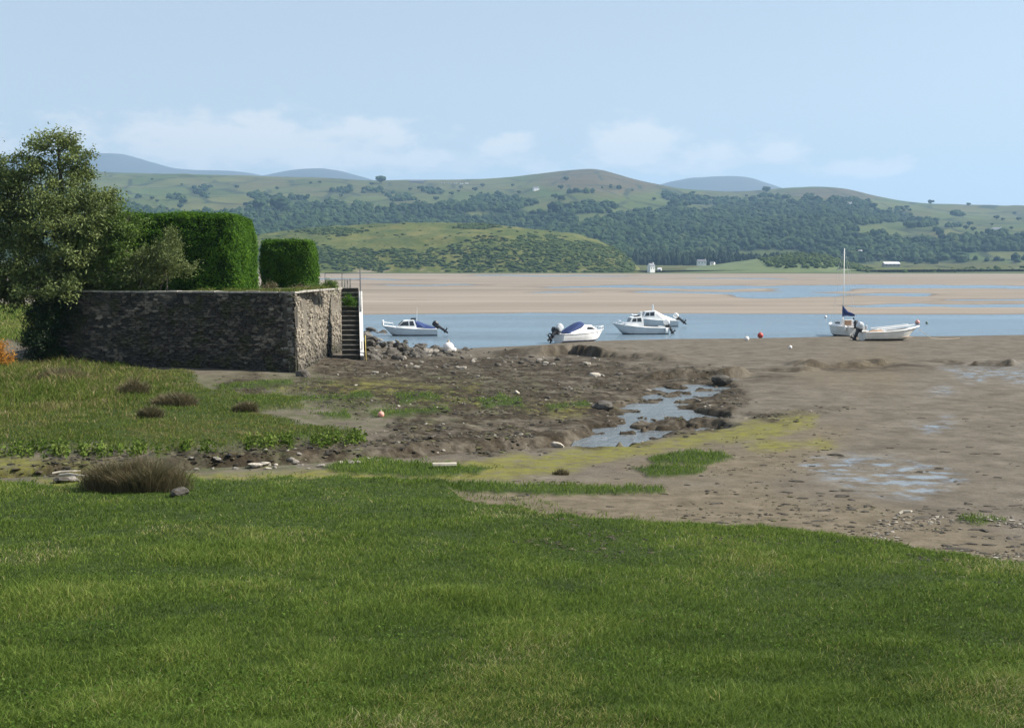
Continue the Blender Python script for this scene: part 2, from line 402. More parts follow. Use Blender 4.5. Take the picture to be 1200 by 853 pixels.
def zfull(X, Y, detail=True):
    X = np.asarray(X, float); Y = np.asarray(Y, float)
    z = zbase(X, Y)
    m = Y < 125
    if m.any():
        x = X[m]; y = Y[m]; zz = z[m]
        lawn = area(LAWN, x, y, 8, 9, 30, 1); turf = area(TURF, x, y, 9, 12, 26, 2); tuft = area(TUFT, x, y, 3, 4, 14, 3)
        weed = area(WEED, x, y, 8, 14, 30, 4)
        zz = zz + .12 * lawn + .1 * turf + .05 * tuft
        d, s, al = dline(CREEK, x, y); d = d + .5 * (fbm(x / 1.3, y / 1.3, 3, 9) - .5)
        zz = zz - .42 * (1 - sstep(.45, 1.15, d))
        for P, wd in POOLC:
            d, s, al = dline(P, x, y); d = d + 1.5 * (fbm(x / 1.1, y / 2.0, 3, 12) - .5); hum = .25 * sstep(.48, .58, fbm(x / .75, y / 1.1, 4, 17)) * sstep(.05, .30, d / wd)
            zz = zz - (.34 - hum) * (1 - sstep(wd * .55, wd * 1.1, d)) * (zz > .2)
        for P, h in SCARP:
            d, s, al = dline(P, x, y); sg = d * s + 2.0 * (fbm(x / 2.6, y / 2.6, 4, 21) - .5)
            ends = sstep(0, .15, al) * sstep(1, .85, al)
            hh = h * (.25 + 1.3 * sstep(.25, .7, fbm(x / 1.6, y / 4, 3, 33))) * ends
            zz = zz + hh * sstep(-.12, .15, sg) * np.exp(-np.maximum(sg, 0) / 3.5) - .35 * hh * np.exp(-(sg + .5) ** 2 / .5) * (sg < .1)
        amp = .012 + .075 * weed + .03 * np.maximum(lawn, turf)
        amp = amp * sstep(-.05, .25, zz)
        zz = zz + amp * (fbm(x / .55, y / .55, 4, 40) - .5) * 2 + (.05 * weed + .02) * (fbm(x / 2.6, y / 2.6, 3, 50) - .5) * 2 * sstep(-.05, .25, zz)
        zz = zz + .03 * weed * sstep(.55, .8, vn(x / .22, y / .22, 60))
        z = z.copy(); z[m] = zz
    f = Y > 135
    if f.any():
        x = X[f]; y = Y[f]; zz = z[f]
        cx, cyv = chart(x, y)
        st = (fbm(cx / 150, cyv / 2.6, 4, 70) - .5)
        zz = zz + .22 * st * sstep(150, 210, y) + .05 * (fbm(x / 6, y / 6, 2, 71) - .5)
        for (px0, px1, py, hh, dep) in [(560, 1320, 336.5, 2.0, .6), (250, 560, 327, 1.3, .3), (850, 1000, 346.5, 3.0, .55), (700, 900, 343, 1.6, .35), (1000, 1110, 345.5, 2, .4), (960, 1330, 358.5, 2.0, .6), (1050, 1330, 351, 1.3, .4), (600, 700, 343, 1.2, .3),
                                   (380, 600, 334, 1.2, .3), (610, 660, 368.5, 1.5, .4), (900, 1010, 340.5, 1.4, .35), (-200, 300, 340, 2, .5), (420, 520, 352.5, .8, .3), (740, 1000, 327.5, 1.0, .35), (520, 780, 323.5, .8, .4)]:
            a = G((px0 + px1) / 2, py, 0.); ux = (px0 + px1) / 2 - 600; vy = 5 * F / a[1]
            q = np.abs((cx - ux) / ((px1 - px0) / 2)) ** 2.5 + np.abs((cyv - vy + 2.2 * (fbm(cx / 60, cyv / 6, 3, 81) - .5) * 1.4) / hh) ** 2
            zz = zz - dep * np.exp(-q * 1.2)
        z = z.copy(); z[f] = zz
    return z

# ------------------------------------------------------------------ ground mesh (one sheet from in front of the viewer to far beyond the hills)
pys = np.concatenate([np.arange(1500, 900, -8), np.arange(900, 560, -1.0), np.arange(560, 345, -.42), np.arange(345, 318.6, -.35), 312 + 6.6 * np.array([.8, .6, .45, .3, .2, .12])])
pxs = np.concatenate([np.arange(-3600, -420, 40), np.arange(-420, -40, 7), np.arange(-40, 1240, 1.9), np.arange(1240, 1640, 7), np.arange(1640, 4800, 40)])
dxs, dys, dzs = ray(np.full(len(pys), 600.), pys)
Yr = (0.9 - CAMZ) / dzs * dys
Yg = np.repeat(Yr[:, None], len(pxs), 1); Xg = (pxs - 600)[None, :] / F * Yg
Zg = zfull(Xg, Yg)
x, y = Xg, Yg
nearm = (Y_ := Yg) < 130
def amask(polys, **k):
    r = np.zeros(Xg.shape); r[nearm] = area(polys, Xg[nearm], Yg[nearm], **k); return r
A_lawn = amask(LAWN, soft=8, rough=9, nsc=30, seed=1); A_turf = amask(TURF, soft=9, rough=12, nsc=26, seed=2); A_tuft = amask(TUFT, soft=3, rough=4, nsc=14, seed=3)
A_weed_shade = amask(WEED, soft=8, rough=16, nsc=30, seed=4); A_alg = amask(ALGAE, soft=7, rough=9, nsc=34, seed=5); A_tan = amask(TAN, soft=25, rough=24, nsc=70, seed=6); A_wet = amask(WET, soft=10, rough=14, nsc=30, seed=7)
A_grass = np.maximum(np.maximum(A_lawn, A_turf), A_tuft)
for _P, _h in SCARP:  # near faces of the scarps get dark weed colour as painted shade
    _d, _s, _al = dline(_P, Xg[nearm], Yg[nearm]); A_weed_shade[nearm] = np.maximum(A_weed_shade[nearm], .95 * np.exp(-((_d * _s + 1.0) / 2.2) ** 2) * sstep(.25, .42, fbm(Xg[nearm] / 2.2, Yg[nearm] / 2.5, 3, 95)) * sstep(0, .1, _al) * sstep(1, .9, _al))
A_film = amask(FILM, soft=16, rough=16, nsc=40, seed=8)
A_sand = sstep(118, 150, Yg) * 1.0
A_salt = sstep(900, 1010, Yg + 120 * (fbm(Xg / 90, Yg / 60, 3, 91) - .5))
A_alt = sstep(-.02, .12, Zg)    # how far above the waterline

def ground_shader(t, p):
    P = t.pos()
    big = t.noise(.35, P, 5, .6); mid = t.noise(2.2, P, 6, .65); fine = t.noise(14, P, 5, .7)
    st = t.new('ShaderNodeMapping', {'Vector': P, 'Scale': (1.0, .8, 1)}); streak = t.noise(.9, (st, 0), 9, .74)
    mud = t.ramp(streak, [(.3, (.062, .052, .039)), (.5, (.112, .096, .073)), (.7, (.165, .146, .115))])
    tan = t.ramp(mid, [(.3, (.08, .064, .042)), (.5, (.122, .10, .068)), (.72, (.17, .142, .10))])
    c = t.mix(t.attr('tan'), mud, tan)
    spk = t.rng(fine, .56, .68, 0, .6)
    c = t.mix(spk, c, (.045, .036, .026))
    dsh = t.noise(3.6, (t.new('ShaderNodeMapping', {'Vector': P, 'Scale': (.7, 1.1, 1)}), 0), 7, .8)
    c = t.mix(t.rng(dsh, .57, .66, 0, .75), c, (.038, .031, .022))
    c = t.mix(t.rng(dsh, .40, .33, 0, .35), c, (.18, .158, .128))
    film = t.math('MULTIPLY', t.attr('film'), t.rng(t.noise(1.7, P, 8, .75), .44, .6), clamp=True)
    c = t.mix(t.math('MULTIPLY', film, .75), c, (.055, .075, .018))
    alg = t.ramp(mid, [(.3, (.085, .08, .02)), (.55, (.155, .15, .028)), (.75, (.115, .145, .032))])
    am = t.math('MULTIPLY', t.attr('algae'), t.rng(t.noise(2.6, P, 10, .8), .38, .54, 0, 1), clamp=True)
    c = t.mix(t.math('MULTIPLY', am, .95), c, alg)
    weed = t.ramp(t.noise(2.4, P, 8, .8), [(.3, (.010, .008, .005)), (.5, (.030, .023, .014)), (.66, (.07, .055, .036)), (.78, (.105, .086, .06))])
    wm_ = t.math('MULTIPLY', t.attr('weed'), t.rng(t.noise(.9, P, 7, .72), .36, .54), clamp=True)  # mask holds real weed and the shade painted on the scarps
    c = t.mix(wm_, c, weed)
    stn = t.new('ShaderNodeTexVoronoi', {'Vector': P, 'Scale': 3.2, 'Randomness': 1.0})
    c = t.mix(t.math('MULTIPLY', t.attr('weed'), t.rng((stn, 0), .10, .05, 0, .7)), c, (.2, .175, .14))
    gr = t.ramp(mid, [(.3, (.022, .034, .009)), (.7, (.04, .062, .013))])
    c = t.mix(t.attr('grass'), c, gr)
    sa = t.new('ShaderNodeMapping', {'Vector': P, 'Scale': (.006, .03, 1)}); ss = t.noise(1.6, (sa, 0), 6, .6)
    sand = t.ramp(ss, [(.3, (.16, .136, .110)), (.5, (.212, .181, .147)), (.7, (.265, .23, .19))])
    c = t.mix(t.attr('sand'), c, sand)
    c = t.mix(t.attr('salt'), c, (.07, .085, .035))
    wetline = t.rng(t.attr('alt'), .0, .8, .55, 1)
    c = t.mix(1.0, c, (wetline, 0), 'MULTIPLY')
    t.l.new(c.outputs[2], p.inputs['Base Color'])
    wv = t.math('MULTIPLY', t.attr('wet'), t.rng(t.noise(1.6, P, 5, .6), .42, .58), clamp=True)
    wv = t.math('MAXIMUM', wv, t.rng(t.attr('alt'), .5, .1, 0, .35))
    t.l.new(t.rng(wv, 0, 1, .93, .1).outputs[0], p.inputs['Roughness'])
    t.l.new(t.rng(wv, 0, 1, .12, .55).outputs[0], p.inputs['Specular IOR Level'])
    h = t.math('ADD', t.math('MULTIPLY', mid, .5), t.math('MULTIPLY', fine, .5))
    bs = t.math('MULTIPLY', t.math('SUBTRACT', 1.0, t.math('MULTIPLY', wv, .95)), .55)
    bp = t.bump(h, .5, .09); t.l.new(bs.outputs[0], bp.inputs['Strength'])
    t.l.new(bp.outputs[0], p.inputs['Normal'])
M_ground = material('estuary_ground', ground_shader)
V = np.stack([Xg, Yg, Zg], -1).reshape(-1, 3)
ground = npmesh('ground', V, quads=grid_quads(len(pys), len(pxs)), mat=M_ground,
    attrs={'grass': A_grass, 'weed': A_weed_shade, 'algae': A_alg, 'tan': A_tan, 'wet': A_wet, 'sand': A_sand, 'salt': A_salt, 'alt': A_alt, 'film': A_film})
tag(ground, kind='structure')

# ------------------------------------------------------------------ water
def water_shader(sc, col):
    def b(t, p):
        P = t.pos()
        m1 = t.new('ShaderNodeMapping', {'Vector': P, 'Scale': (1.0, 2.2, 1)})
        a = t.noise(sc, (m1, 0), 4, .6); c = t.noise(sc * .17, (m1, 0), 3, .5)
        h = t.math('ADD', a, t.math('MULTIPLY', c, 2.2))
        t.l.new(t.bump(h, 1.0, .14).outputs[0], p.inputs['Normal'])
        big = t.noise(.05, (t.new('ShaderNodeMapping', {'Vector': P, 'Scale': (.3, 1.6, 1)}), 0), 4)
        t.l.new(t.ramp(big, [(.35, tuple(v * .85 for v in col)), (.65, tuple(v * 1.2 for v in col))]).outputs[0], p.inputs['Base Color'])
        p.inputs['Roughness'].default_value = .22; p.inputs['IOR'].default_value = 1.33
    return b
M_water = material('estuary_water', water_shader(1.6, (.115, .165, .205)))
M_pool = material('pool_water', water_shader(5, (.13, .15, .16)))
wy = np.concatenate([np.linspace(80, 200, 13), [300, 500, 800, 1250]])
wv = np.array([[s * yy * .8, yy, 0.0] for yy in wy for s in (-1, -.5, 0, .5, 1)])
water = npmesh('water', wv, quads=grid_quads(len(wy), 5), mat=M_water); tag(water, kind='structure')
pw = [G(px, py, .40) for px, py in [(660, 540), (700, 545), (850, 530), (960, 512), (960, 470), (880, 446), (780, 440), (700, 470)]]
mb = MB(); mb.add([(p[0], p[1], .44) for p in pw], [tuple(range(len(pw)))])
o = mb.build('creek_water', M_pool); tag(o, kind='structure')
# ------------------------------------------------------------------ hills
def col_tab(pts): p = np.array(pts, float); return p[:, 0], p[:, 1]
SKX, SKY = col_tab([(-400, 196), (-100, 198), (100, 200), (150, 203), (200, 204), (300, 206), (400, 209), (440, 211.5), (500, 211), (560, 210), (600, 207), (640, 202), (665, 199.5), (690, 198), (705, 199.5), (720, 204), (745, 211), (770, 217), (800, 222), (850, 225), (880, 224), (900, 221.5), (930, 219), (955, 218.5), (985, 220.5), (1020, 229), (1050, 235), (1080, 238), (1140, 240.5), (1200, 242), (1400, 238), (1600, 235)])
R0, R1 = 1150., 3600.
def smooth_interp(x, X, Y, w=9):
    return (np.interp(x - w, X, Y) + 2 * np.interp(x, X, Y) + np.interp(x + w, X, Y)) / 4
def hill_z(X, Y, noise=True):
    px = 600 + X / Y * F
    sy = smooth_interp(px, SKX, SKY)
    dx, dyy, dz = ray(600 + 0 * sy, sy); eR = dz / dyy
    s = (Y - R0) / (R1 - R0)
    gk = np.array([0, .07, .12, .2, .3, .42, .55, .7, .86, 1.0]); gv = np.array([-.055, -.02, .02, .13, .33, .53, .68, .81, .925, 1.0])
    e = np.interp(s, gk, gv) * eR
    z = CAMZ + e * Y
    back = Y > R1; zb = CAMZ + eR * R1 - (Y - R1) * .05 - ((Y - R1) / 1500) ** 2 * 60
    z = np.where(back, zb, z)
    if noise:
        k = sstep(1250, 1700, Y) * (1 - .85 * sstep(3200, 3600, Y))
        z = z + k * (26 * (fbm(X / 420, Y / 420, 5, 101) - .5) * 2 + 10 * (fbm(X / 110, Y / 150, 3, 102) - .5))
        z = z + 2.0 * (fbm(X / 60, Y / 60, 4, 103) - .5) * sstep(1300, 2000, Y)
    return np.where(Y < 1250, np.maximum(z, .45 + .01 * (Y - 1150)), z)
hu = np.linspace(-.62, .62, 560); hy = np.concatenate([np.linspace(1130, 1400, 30)[:-1], np.linspace(1400, 3700, 220)[:-1], np.linspace(3700, 5200, 14)])
HX = hu[None, :] * hy[:, None]; HY = np.repeat(hy[:, None], len(hu), 1)
HZm = hill_z(HX, HY)
def pyof(X, Y, Z):
    e = (Z - CAMZ) / Y
    return HZ - (F * e)          # elevation on the photo's scale
WTX, WTY = col_tab([(-400, 236), (130, 238), (200, 244), (260, 249), (320, 246), (380, 243), (440, 241), (500, 236), (560, 232), (600, 236), (640, 240), (680, 244), (720, 248), (760, 243), (800, 236), (850, 236), (900, 238), (950, 240), (1010, 243), (1050, 250), (1090, 263), (1150, 275), (1220, 280), (1600, 285)])
def wood_mask(X, Y, Z):
    px = 600 + X / Y * F; py = pyof(X, Y, Z)
    top = np.interp(px, WTX, WTY) + 14 * (fbm(px / 38, py / 30, 3, 111) - .5) * 2
    m = sstep(-2, 4, py - top) * (1 - sstep(303, 309, py + 4 * (vn(px / 40, py * 0, 3) - .5)))
    for (cx, cyy, rx, ry) in [(1065, 271, 72, 11), (1130, 262, 60, 10), (640, 246, 26, 7), (820, 244, 22, 4), (900, 300, 60, 7), (1180, 300, 80, 5), (560, 252, 14, 3), (690, 256, 24, 5)]:
        m = m * sstep(.75, 1.25, ((px - cx) / rx) ** 2 + ((py - cyy) / ry) ** 2 + .5 * (vn(px / 12, py / 6, 7) - .5))
    # outlying copses and gullies
    cop = sstep(.69, .75, fbm(px / 34, py / 9, 3, 115)) * sstep(215, 228, py) * (1 - sstep(285, 295, py))
    return np.maximum(m, cop * .9 * (px < 1300))
W_hill = wood_mask(HX, HY, HZm)
hpx = 600 + HX / HY * F; hpy = pyof(HX, HY, HZm)
heath = np.maximum.reduce([sstep(1.2, .3, ((hpx - 715) / 95) ** 2 + ((hpy - 212) / 19) ** 2), sstep(1.2, .3, ((hpx - 985) / 80) ** 2 + ((hpy - 228) / 8) ** 2), .45 * sstep(.5, .7, fbm(hpx / 60, hpy / 12, 4, 121))])
def hill_shader(t, p):
    P = t.pos()
    mp = (t.new('ShaderNodeMapping', {'Vector': P, 'Scale': (1, .55, 0)}), 0)
    vo = t.new('ShaderNodeTexVoronoi', {'Vector': mp, 'Scale': .0075, 'Randomness': .9})
    ve = t.new('ShaderNodeTexVoronoi', {'Vector': mp, 'Scale': .0075, 'Randomness': .9}, feature='DISTANCE_TO_EDGE')
    cs = t.new('ShaderNodeSeparateColor', {0: (vo, 1)})
    fields = t.ramp((cs, 0), [(0, (.048, .076, .017)), (.35, (.07, .10, .023)), (.65, (.105, .112, .033)), (1, (.055, .096, .019))])
    n = t.noise(.012, P, 7, .65); n2 = t.noise(.06, P, 6, .7)
    rough = t.ramp(n, [(.3, (.035, .05, .018)), (.5, (.07, .078, .03)), (.7, (.115, .10, .045))])
    c = t.mix(.38, fields, rough)
    hb = t.ramp(n2, [(.3, (.05, .042, .025)), (.7, (.12, .085, .045))])
    c = t.mix(t.math('MULTIPLY', t.attr('heath'), .8), c, hb)
    c = t.mix(t.rng(n2, .6, .7, 0, .75), c, (.022, .032, .014))
    edge = t.math('MULTIPLY', t.rng((ve, 0), .045, .02, 0, .9), t.rng(t.noise(.02, P, 3), .36, .5))
    c = t.mix(edge, c, (.028, .038, .018))
    c = t.mix(t.attr('wood'), c, (.02, .032, .012))
    t.l.new(c.outputs[2], p.inputs['Base Color'])
    p.inputs['Roughness'].default_value = .95; p.inputs['Specular IOR Level'].default_value = .1
    t.l.new(t.bump(n2, 1.0, 3.0).outputs[0], p.inputs['Normal'])
M_hill = material('hillside', hill_shader)
hills = npmesh('hills', np.stack([HX, HY, HZm], -1).reshape(-1, 3), quads=grid_quads(len(hy), len(hu)), mat=M_hill, attrs={'wood': W_hill, 'heath': heath})
tag(hills, kind='structure')

# ---- far mountains (about nine kilometres away)
def mount(name, pts, Y, depth, label=None):
    X_, Y_ = col_tab(pts)
    us = np.linspace(X_[0], X_[-1], 120); ds = np.linspace(-1, 1, 24)
    g = np.array([D(u, smooth_interp(u, X_, Y_, 6), Y) for u in us])
    V = []
    for d in ds:
        k = np.cos(d * math.pi / 2) ** 1.2
        for q in g:
            yy = Y + d * depth; base = 120.
            z = base + (q[2] - base) * k
            z += 30 * (fbm(q[0] / 600, yy / 600, 4, 130) - .5) * k * (abs(d) > .04)
            V.append((q[0], yy, z))
    def sh(t, p):
        n = t.noise(.0022, t.pos(), 6, .65)
        t.l.new(t.ramp(n, [(.3, (.03, .035, .03)), (.7, (.06, .06, .045))]).outputs[0], p.inputs['Base Color'])
        p.inputs['Roughness'].default_value = .95
    return tag(npmesh(name, V, quads=grid_quads(len(ds), len(us)), mat=material(name, sh)), kind='structure')
mount('mountain', [(-500, 225), (-300, 205), (-100, 190), (30, 184), (90, 182.5), (120, 181), (145, 182), (165, 187), (185, 193), (205, 199), (235, 201), (270, 202), (300, 205), (330, 212), (380, 226)], 8600, 1800)
mount('mountain', [(270, 222), (310, 207), (335, 202), (355, 199.5), (380, 198.5), (402, 201), (425, 207), (450, 214), (490, 226)], 8200, 1500)
mount('mountain', [(730, 232), (760, 220), (785, 212.5), (810, 208), (835, 206.5), (858, 206), (875, 208.5), (890, 214), (908, 221.5), (940, 234)], 8000, 1400)

# ---- near headland across the sands, and the low mound right of it
def knoll(name, top, Y0, Yc, Y1, mat, seed, sharp=1.0, fr=2.0):
    X_, Y_ = col_tab(top)
    us = np.linspace(X_[0], X_[-1], 240); yy = np.concatenate([np.linspace(Y0, Yc, 60)[:-1], np.linspace(Yc, Y1, 26)])
    U, YY = np.meshgrid(us, yy); XX = (U - 600) / F * YY
    zt = D(0 * U + 600, smooth_interp(U, X_, Y_, 5), Yc)[2]
    s = np.clip((YY - Y0) / (Yc - Y0), 0, 1); b = np.clip((YY - Yc) / (Y1 - Yc), 0, 1)
    # ground profile seen from the shore: steep foot, rounded top
    k = np.where(YY <= Yc, np.interp(s, [0, .06, .25, .5, .75, 1], [0, .10, .42, .70, .89, 1.0]), np.cos(b * math.pi / 2) ** 1.3)
    Z = .3 + np.maximum(zt - .3, 0) * k
    damp = np.clip(k * 1.4, 0, 1) * (1 - .8 * np.exp(-((YY - Yc) / 25.) ** 2))
    Z = Z + damp * np.clip((zt - 2) / 25, 0, 1) * (7 * (fbm(XX / 70, YY / 55, 4, seed) - .5) * 2 + 1.6 * (fbm(XX / 16, YY / 16, 3, seed + 5) - .5) * 2)
    o = npmesh(name, np.stack([XX, YY, Z], -1).reshape(-1, 3), quads=grid_quads(len(yy), len(us)), mat=mat)
    return tag(o, kind='structure'), (XX, YY, Z, U)
def knoll_shader(t, p):
    P = t.pos(); n = t.noise(.035, P, 7, .68); n2 = t.noise(.17, P, 6, .7)
    c = t.ramp(n, [(.28, (.035, .055, .013)), (.48, (.075, .092, .022)), (.68, (.14, .13, .04))])
    c = t.mix(t.rng(n2, .56, .66, 0, .7), c, (.028, .038, .014))
    sx = t.new('ShaderNodeSeparateXYZ', {0: P})
    rk = t.math('MULTIPLY', t.rng((sx, 2), 4.5, 1.0), t.rng(n, .52, .6, 0, .8))
    c = t.mix(rk, c, (.22, .19, .15))
    t.l.new(c.outputs[2], p.inputs['Base Color']); p.inputs['Roughness'].default_value = .95; p.inputs['Specular IOR Level'].default_value = .1
    t.l.new(t.bump(n2, 1.0, 1.2).outputs[0], p.inputs['Normal'])
M_knoll = material('headland', knoll_shader)
KN, kn = knoll('headland', [(120, 316), (200, 296), (260, 283), (300, 277), (340, 271), (370, 267.5), (400, 266), (430, 265), (460, 263), (500, 261.5), (540, 261.5), (570, 262), (600, 265), (640, 270), (670, 274), (700, 281), (718, 290), (732, 300), (744, 310), (755, 319), (762, 320.6)], 1115, 1340, 1560, M_knoll, 140)
def mound_shader(t, p):
    P = t.pos(); n = t.noise(.05, P, 6, .65)
    t.l.new(t.ramp(n, [(.3, (.05, .08, .02)), (.55, (.08, .11, .028)), (.75, (.12, .12, .045))]).outputs[0], p.inputs['Base Color'])
    p.inputs['Roughness'].default_value = .95
M_mound = material('dune_grass', mound_shader)
MO, mo = knoll('mound', [(735, 320.4), (780, 317.5), (820, 312.5), (860, 307), (895, 302), (920, 298.5), (945, 297), (960, 299), (980, 305), (1000, 311), (1015, 316), (1040, 318), (1100, 317), (1150, 315), (1200, 313.5), (1300, 312), (1500, 313), (1620, 318)], 1112, 1290, 1420, M_mound, 150)

# ---- woodland and scrub: many small lumpy crowns in one mass
def ico(sub):
    import bmesh
    bm = bmesh.new(); bmesh.ops.create_icosphere(bm, subdivisions=sub, radius=1)
    v = np.array([q.co[:] for q in bm.verts]); f = np.array([[q.index for q in g.verts] for g in bm.faces]); bm.free(); return v, f
IV1, IF1 = ico(1); IV2, IF2 = ico(2)
def blobs(name, C, rad, hgt, mat, jit=.3, sub=2, seed=1, label=None):
    r = np.random.default_rng(seed); iv, fc = (IV1, IF1) if sub == 1 else (IV2, IF2)
    n = len(C); m = len(iv)
    sc = 1 + jit * (r.random((n, m)) - .5) * 2
    V = iv[None] * sc[..., None]
    a = r.random(n) * 6.28; ca, sa = np.cos(a)[:, None], np.sin(a)[:, None]
    V = np.stack([V[..., 0] * ca - V[..., 1] * sa, V[..., 0] * sa + V[..., 1] * ca, V[..., 2]], -1)
    V = V * np.stack([rad, rad, hgt], -1)[:, None, :] + C[:, None, :]
    Fc = (fc[None] + (np.arange(n) * m)[:, None, None]).reshape(-1, 3)
    tint = np.repeat(r.random(n), m)
    return npmesh(name, V.reshape(-1, 3), tris=Fc, mat=mat, attrs={'tint': tint}, smooth=False)
M_wood = leaf_mat('woodland', [(0, (.014, .029, .010)), (.45, (.022, .042, .013)), (.8, (.032, .056, .016)), (1, (.044, .066, .02))], transl=0, rough=.9, nscale=.008, spec=.1)
def scatter_on(zf, mask, n, Y0, Y1, u0, u1, seed, p=1.6):
    r = np.random.default_rng(seed)
    # even along the slope as it faces the shore
    yy = Y0 + (Y1 - Y0) * r.random(n) ** p; xx = (u0 + (u1 - u0) * r.random(n)) * yy
    z = zf(xx, yy); k = r.random(n) < mask(xx, yy, z)
    return np.stack([xx, yy, z], 1)[k]
tp = scatter_on(hill_z, wood_mask, 44000, 1320, 3100, -.47, .5, 3, 1.25)
r_ = np.random.default_rng(4); rad = 3.4 + 4.6 * r_.random(len(tp)) ** 2; hh = rad * (.72 + .35 * r_.random(len(tp)))
tp[:, 2] += hh * .55
wood = blobs('hillside_woodland', tp, rad, hh, M_wood, .22, 1, 5)
tag(wood, 'dark blue green woodland clothing the lower slope of the far hill', 'woodland', kind='stuff')
# gorse and scrub on headland and mound
def pick(grid, mask, n, seed):
    XX, YY, Z, U = grid; r = np.random.default_rng(seed); nr, nc = XX.shape
    i = r.random(n) * (nr - 1.01); j = r.random(n) * (nc - 1.01); a = i.astype(int); b = j.astype(int); fi = i - a; fj = j - b
    def bl(M): return M[a, b] * (1 - fi) * (1 - fj) + M[a + 1, b] * fi * (1 - fj) + M[a, b + 1] * (1 - fi) * fj + M[a + 1, b + 1] * fi * fj
    x, y, z = bl(XX), bl(YY), bl(Z); px = 600 + x / y * F; py = pyof(x, y, z)
    k = r.random(n) < mask(px, py); return np.stack([x, y, z], 1)[k]
def gm(px, py):
    m = sstep(1.2, .5, ((px - 640) / 135) ** 2 + ((py - 302) / 24) ** 2 + 1.1 * (fbm(px / 22, py / 8, 3, 161) - .5) * 2) * .62
    for (cx, cyy, rx, ry) in [(405, 304, 34, 12), (425, 300, 22, 8), (392, 272, 36, 5), (465, 297, 26, 5), (485, 307, 30, 6), (560, 266, 30, 3), (640, 288, 40, 8), (345, 300, 50, 16), (440, 311, 18, 6)]:
        m = np.maximum(m, sstep(1.3, .6, ((px - cx) / rx) ** 2 + ((py - cyy) / ry) ** 2 + .9 * (fbm(px / 9, py / 4, 3, 162) - .5) * 2) * .9)
    return np.maximum(m, .012) * (px < 742)
gp = pick(kn, gm, 44000, 8); r_ = np.random.default_rng(9); rad = .8 + 2.4 * r_.random(len(gp)) ** 2; hh = rad * .38
M_scrub = leaf_mat('scrub', [(0, (.028, .044, .012)), (.5, (.042, .065, .017)), (1, (.06, .084, .022))], transl=0, rough=.9, nscale=.03, spec=.1)
gp[:, 2] += hh * .3
tag(blobs('gorse_scrub', gp, rad, hh, M_scrub, .35, 1, 10), 'dark green gorse scrub scattered over the grassy headland', 'scrub', kind='stuff')
def gm2(px, py):
    m = sstep(1.2, .7, ((px - 942) / 46) ** 2 + ((py - 307) / 9) ** 2 + .6 * (fbm(px / 9, py / 4, 3, 163) - .5) * 2)
    return np.maximum(m * .95, np.maximum(sstep(1.2, .6, ((px - 1015) / 40) ** 2 + ((py - 312) / 4) ** 2) * .8, .03 * (px > 980)))
gp = pick(mo, gm2, 14000, 12); r_ = np.random.default_rng(13); rad = 1.2 + 1.9 * r_.random(len(gp)); hh = rad * .8; gp[:, 2] += hh * .3
tag(blobs('thorn_scrub', gp, rad, hh, M_scrub, .35, 1, 14), 'dark thorn scrub covering the right end of the low green mound', 'scrub', kind='stuff')
# dark conifer belt at the foot of the hill
r_ = np.random.default_rng(15); n = 420
u = 742 + 180 * r_.random(n); yy = 1480 + 120 * r_.random(n); xx = (u - 600) / F * yy
cz = np.maximum(hill_z(xx, yy), .5); hh = 5.5 + 4 * r_.random(n) ** 2; C = np.stack([xx, yy, cz + hh * .7], 1)
M_fir = material('conifer', color=(.016, .028, .014), rough=.9, spec=.1)
tag(blobs('conifer_belt', C, hh * .42, hh, M_fir, .2, 1, 16), 'dark conifer belt along the foot of the wooded hill behind the white cottages', 'woodland', kind='stuff')

# ---- single trees standing out on the hillside
def hill_tree_mesh():
    r = np.random.default_rng(21); V = []; Fc = []; o = 0
    for k in range(6):
        c = np.array([r.normal(0, .3), r.normal(0, .3), .62 + .22 * r.random()]); s = .34 + .16 * r.random()
        V.append(IV2 * (s * (1 + .4 * (r.random((len(IV2), 1)) - .5))) * np.array([1, 1, .8]) + c); Fc.append(IF2 + o); o += len(IV2)
    return np.concatenate(V), np.concatenate(Fc)
htv, htf = hill_tree_mesh()
ht = empty('hillside_tree', (0, 0, 0)); crown = npmesh('crown', htv, tris=htf, mat=M_wood, parent=ht, attrs={'tint': np.random.default_rng(2).random(len(htv))}, smooth=False)
mb = MB(); mb.tube([(0, 0, -.15), (0, 0, .3), (.02, 0, .55)], .05, 6, .03); M_bark = material('bark', color=(.09, .075, .06), rough=.9, var=.35, scale=5, bump=.02)
mb.build('trunk', M_bark, ht)
def on_hill(px, py):
    Ys = np.linspace(1300, 3590, 800); dx, dyy, dz = ray(px, py); xs = dx / dyy * Ys; zs = CAMZ + dz / dyy * Ys
    d = hill_z(xs, Ys) - zs; k = np.argmax(d > 0) if (d > 0).any() else len(Ys) - 1
    return np.array([xs[k], Ys[k], hill_z(xs[k:k + 1], Ys[k:k + 1])[0]])
def place_tree(px, py, size, label, group=None, first=[True]):
    o = ht if first[0] else copy_tree(ht); first[0] = False
    p = on_hill(px, py); o.location = tuple(p); o.scale = (size, size, size); o.rotation_euler = (0, 0, random.random() * 6)
    tag(o, label, 'tree')
    if group: o['group'] = group
    elif 'group' in o: del o['group']
    return o
place_tree(447, 216, 19, 'large dark tree clump on the ridge left of the long farm building')
place_tree(1091, 240, 12, 'lone round tree on the skyline right of the brown rounded hill')
place_tree(1135, 242, 8, 'smallest lone tree on the far right skyline')
place_tree(327, 249, 24, 'dark round tree on the pasture beside the grey hill house')
place_tree(304, 247, 18, 'dark tree standing just left of the grey hill house')
place_tree(898, 227, 17, 'dark tree on the pasture below the right end of the blue mountain')
place_tree(650, 252, 20, 'tall dark tree at the upper edge of the woodland in the middle')
r_ = random.Random(8)
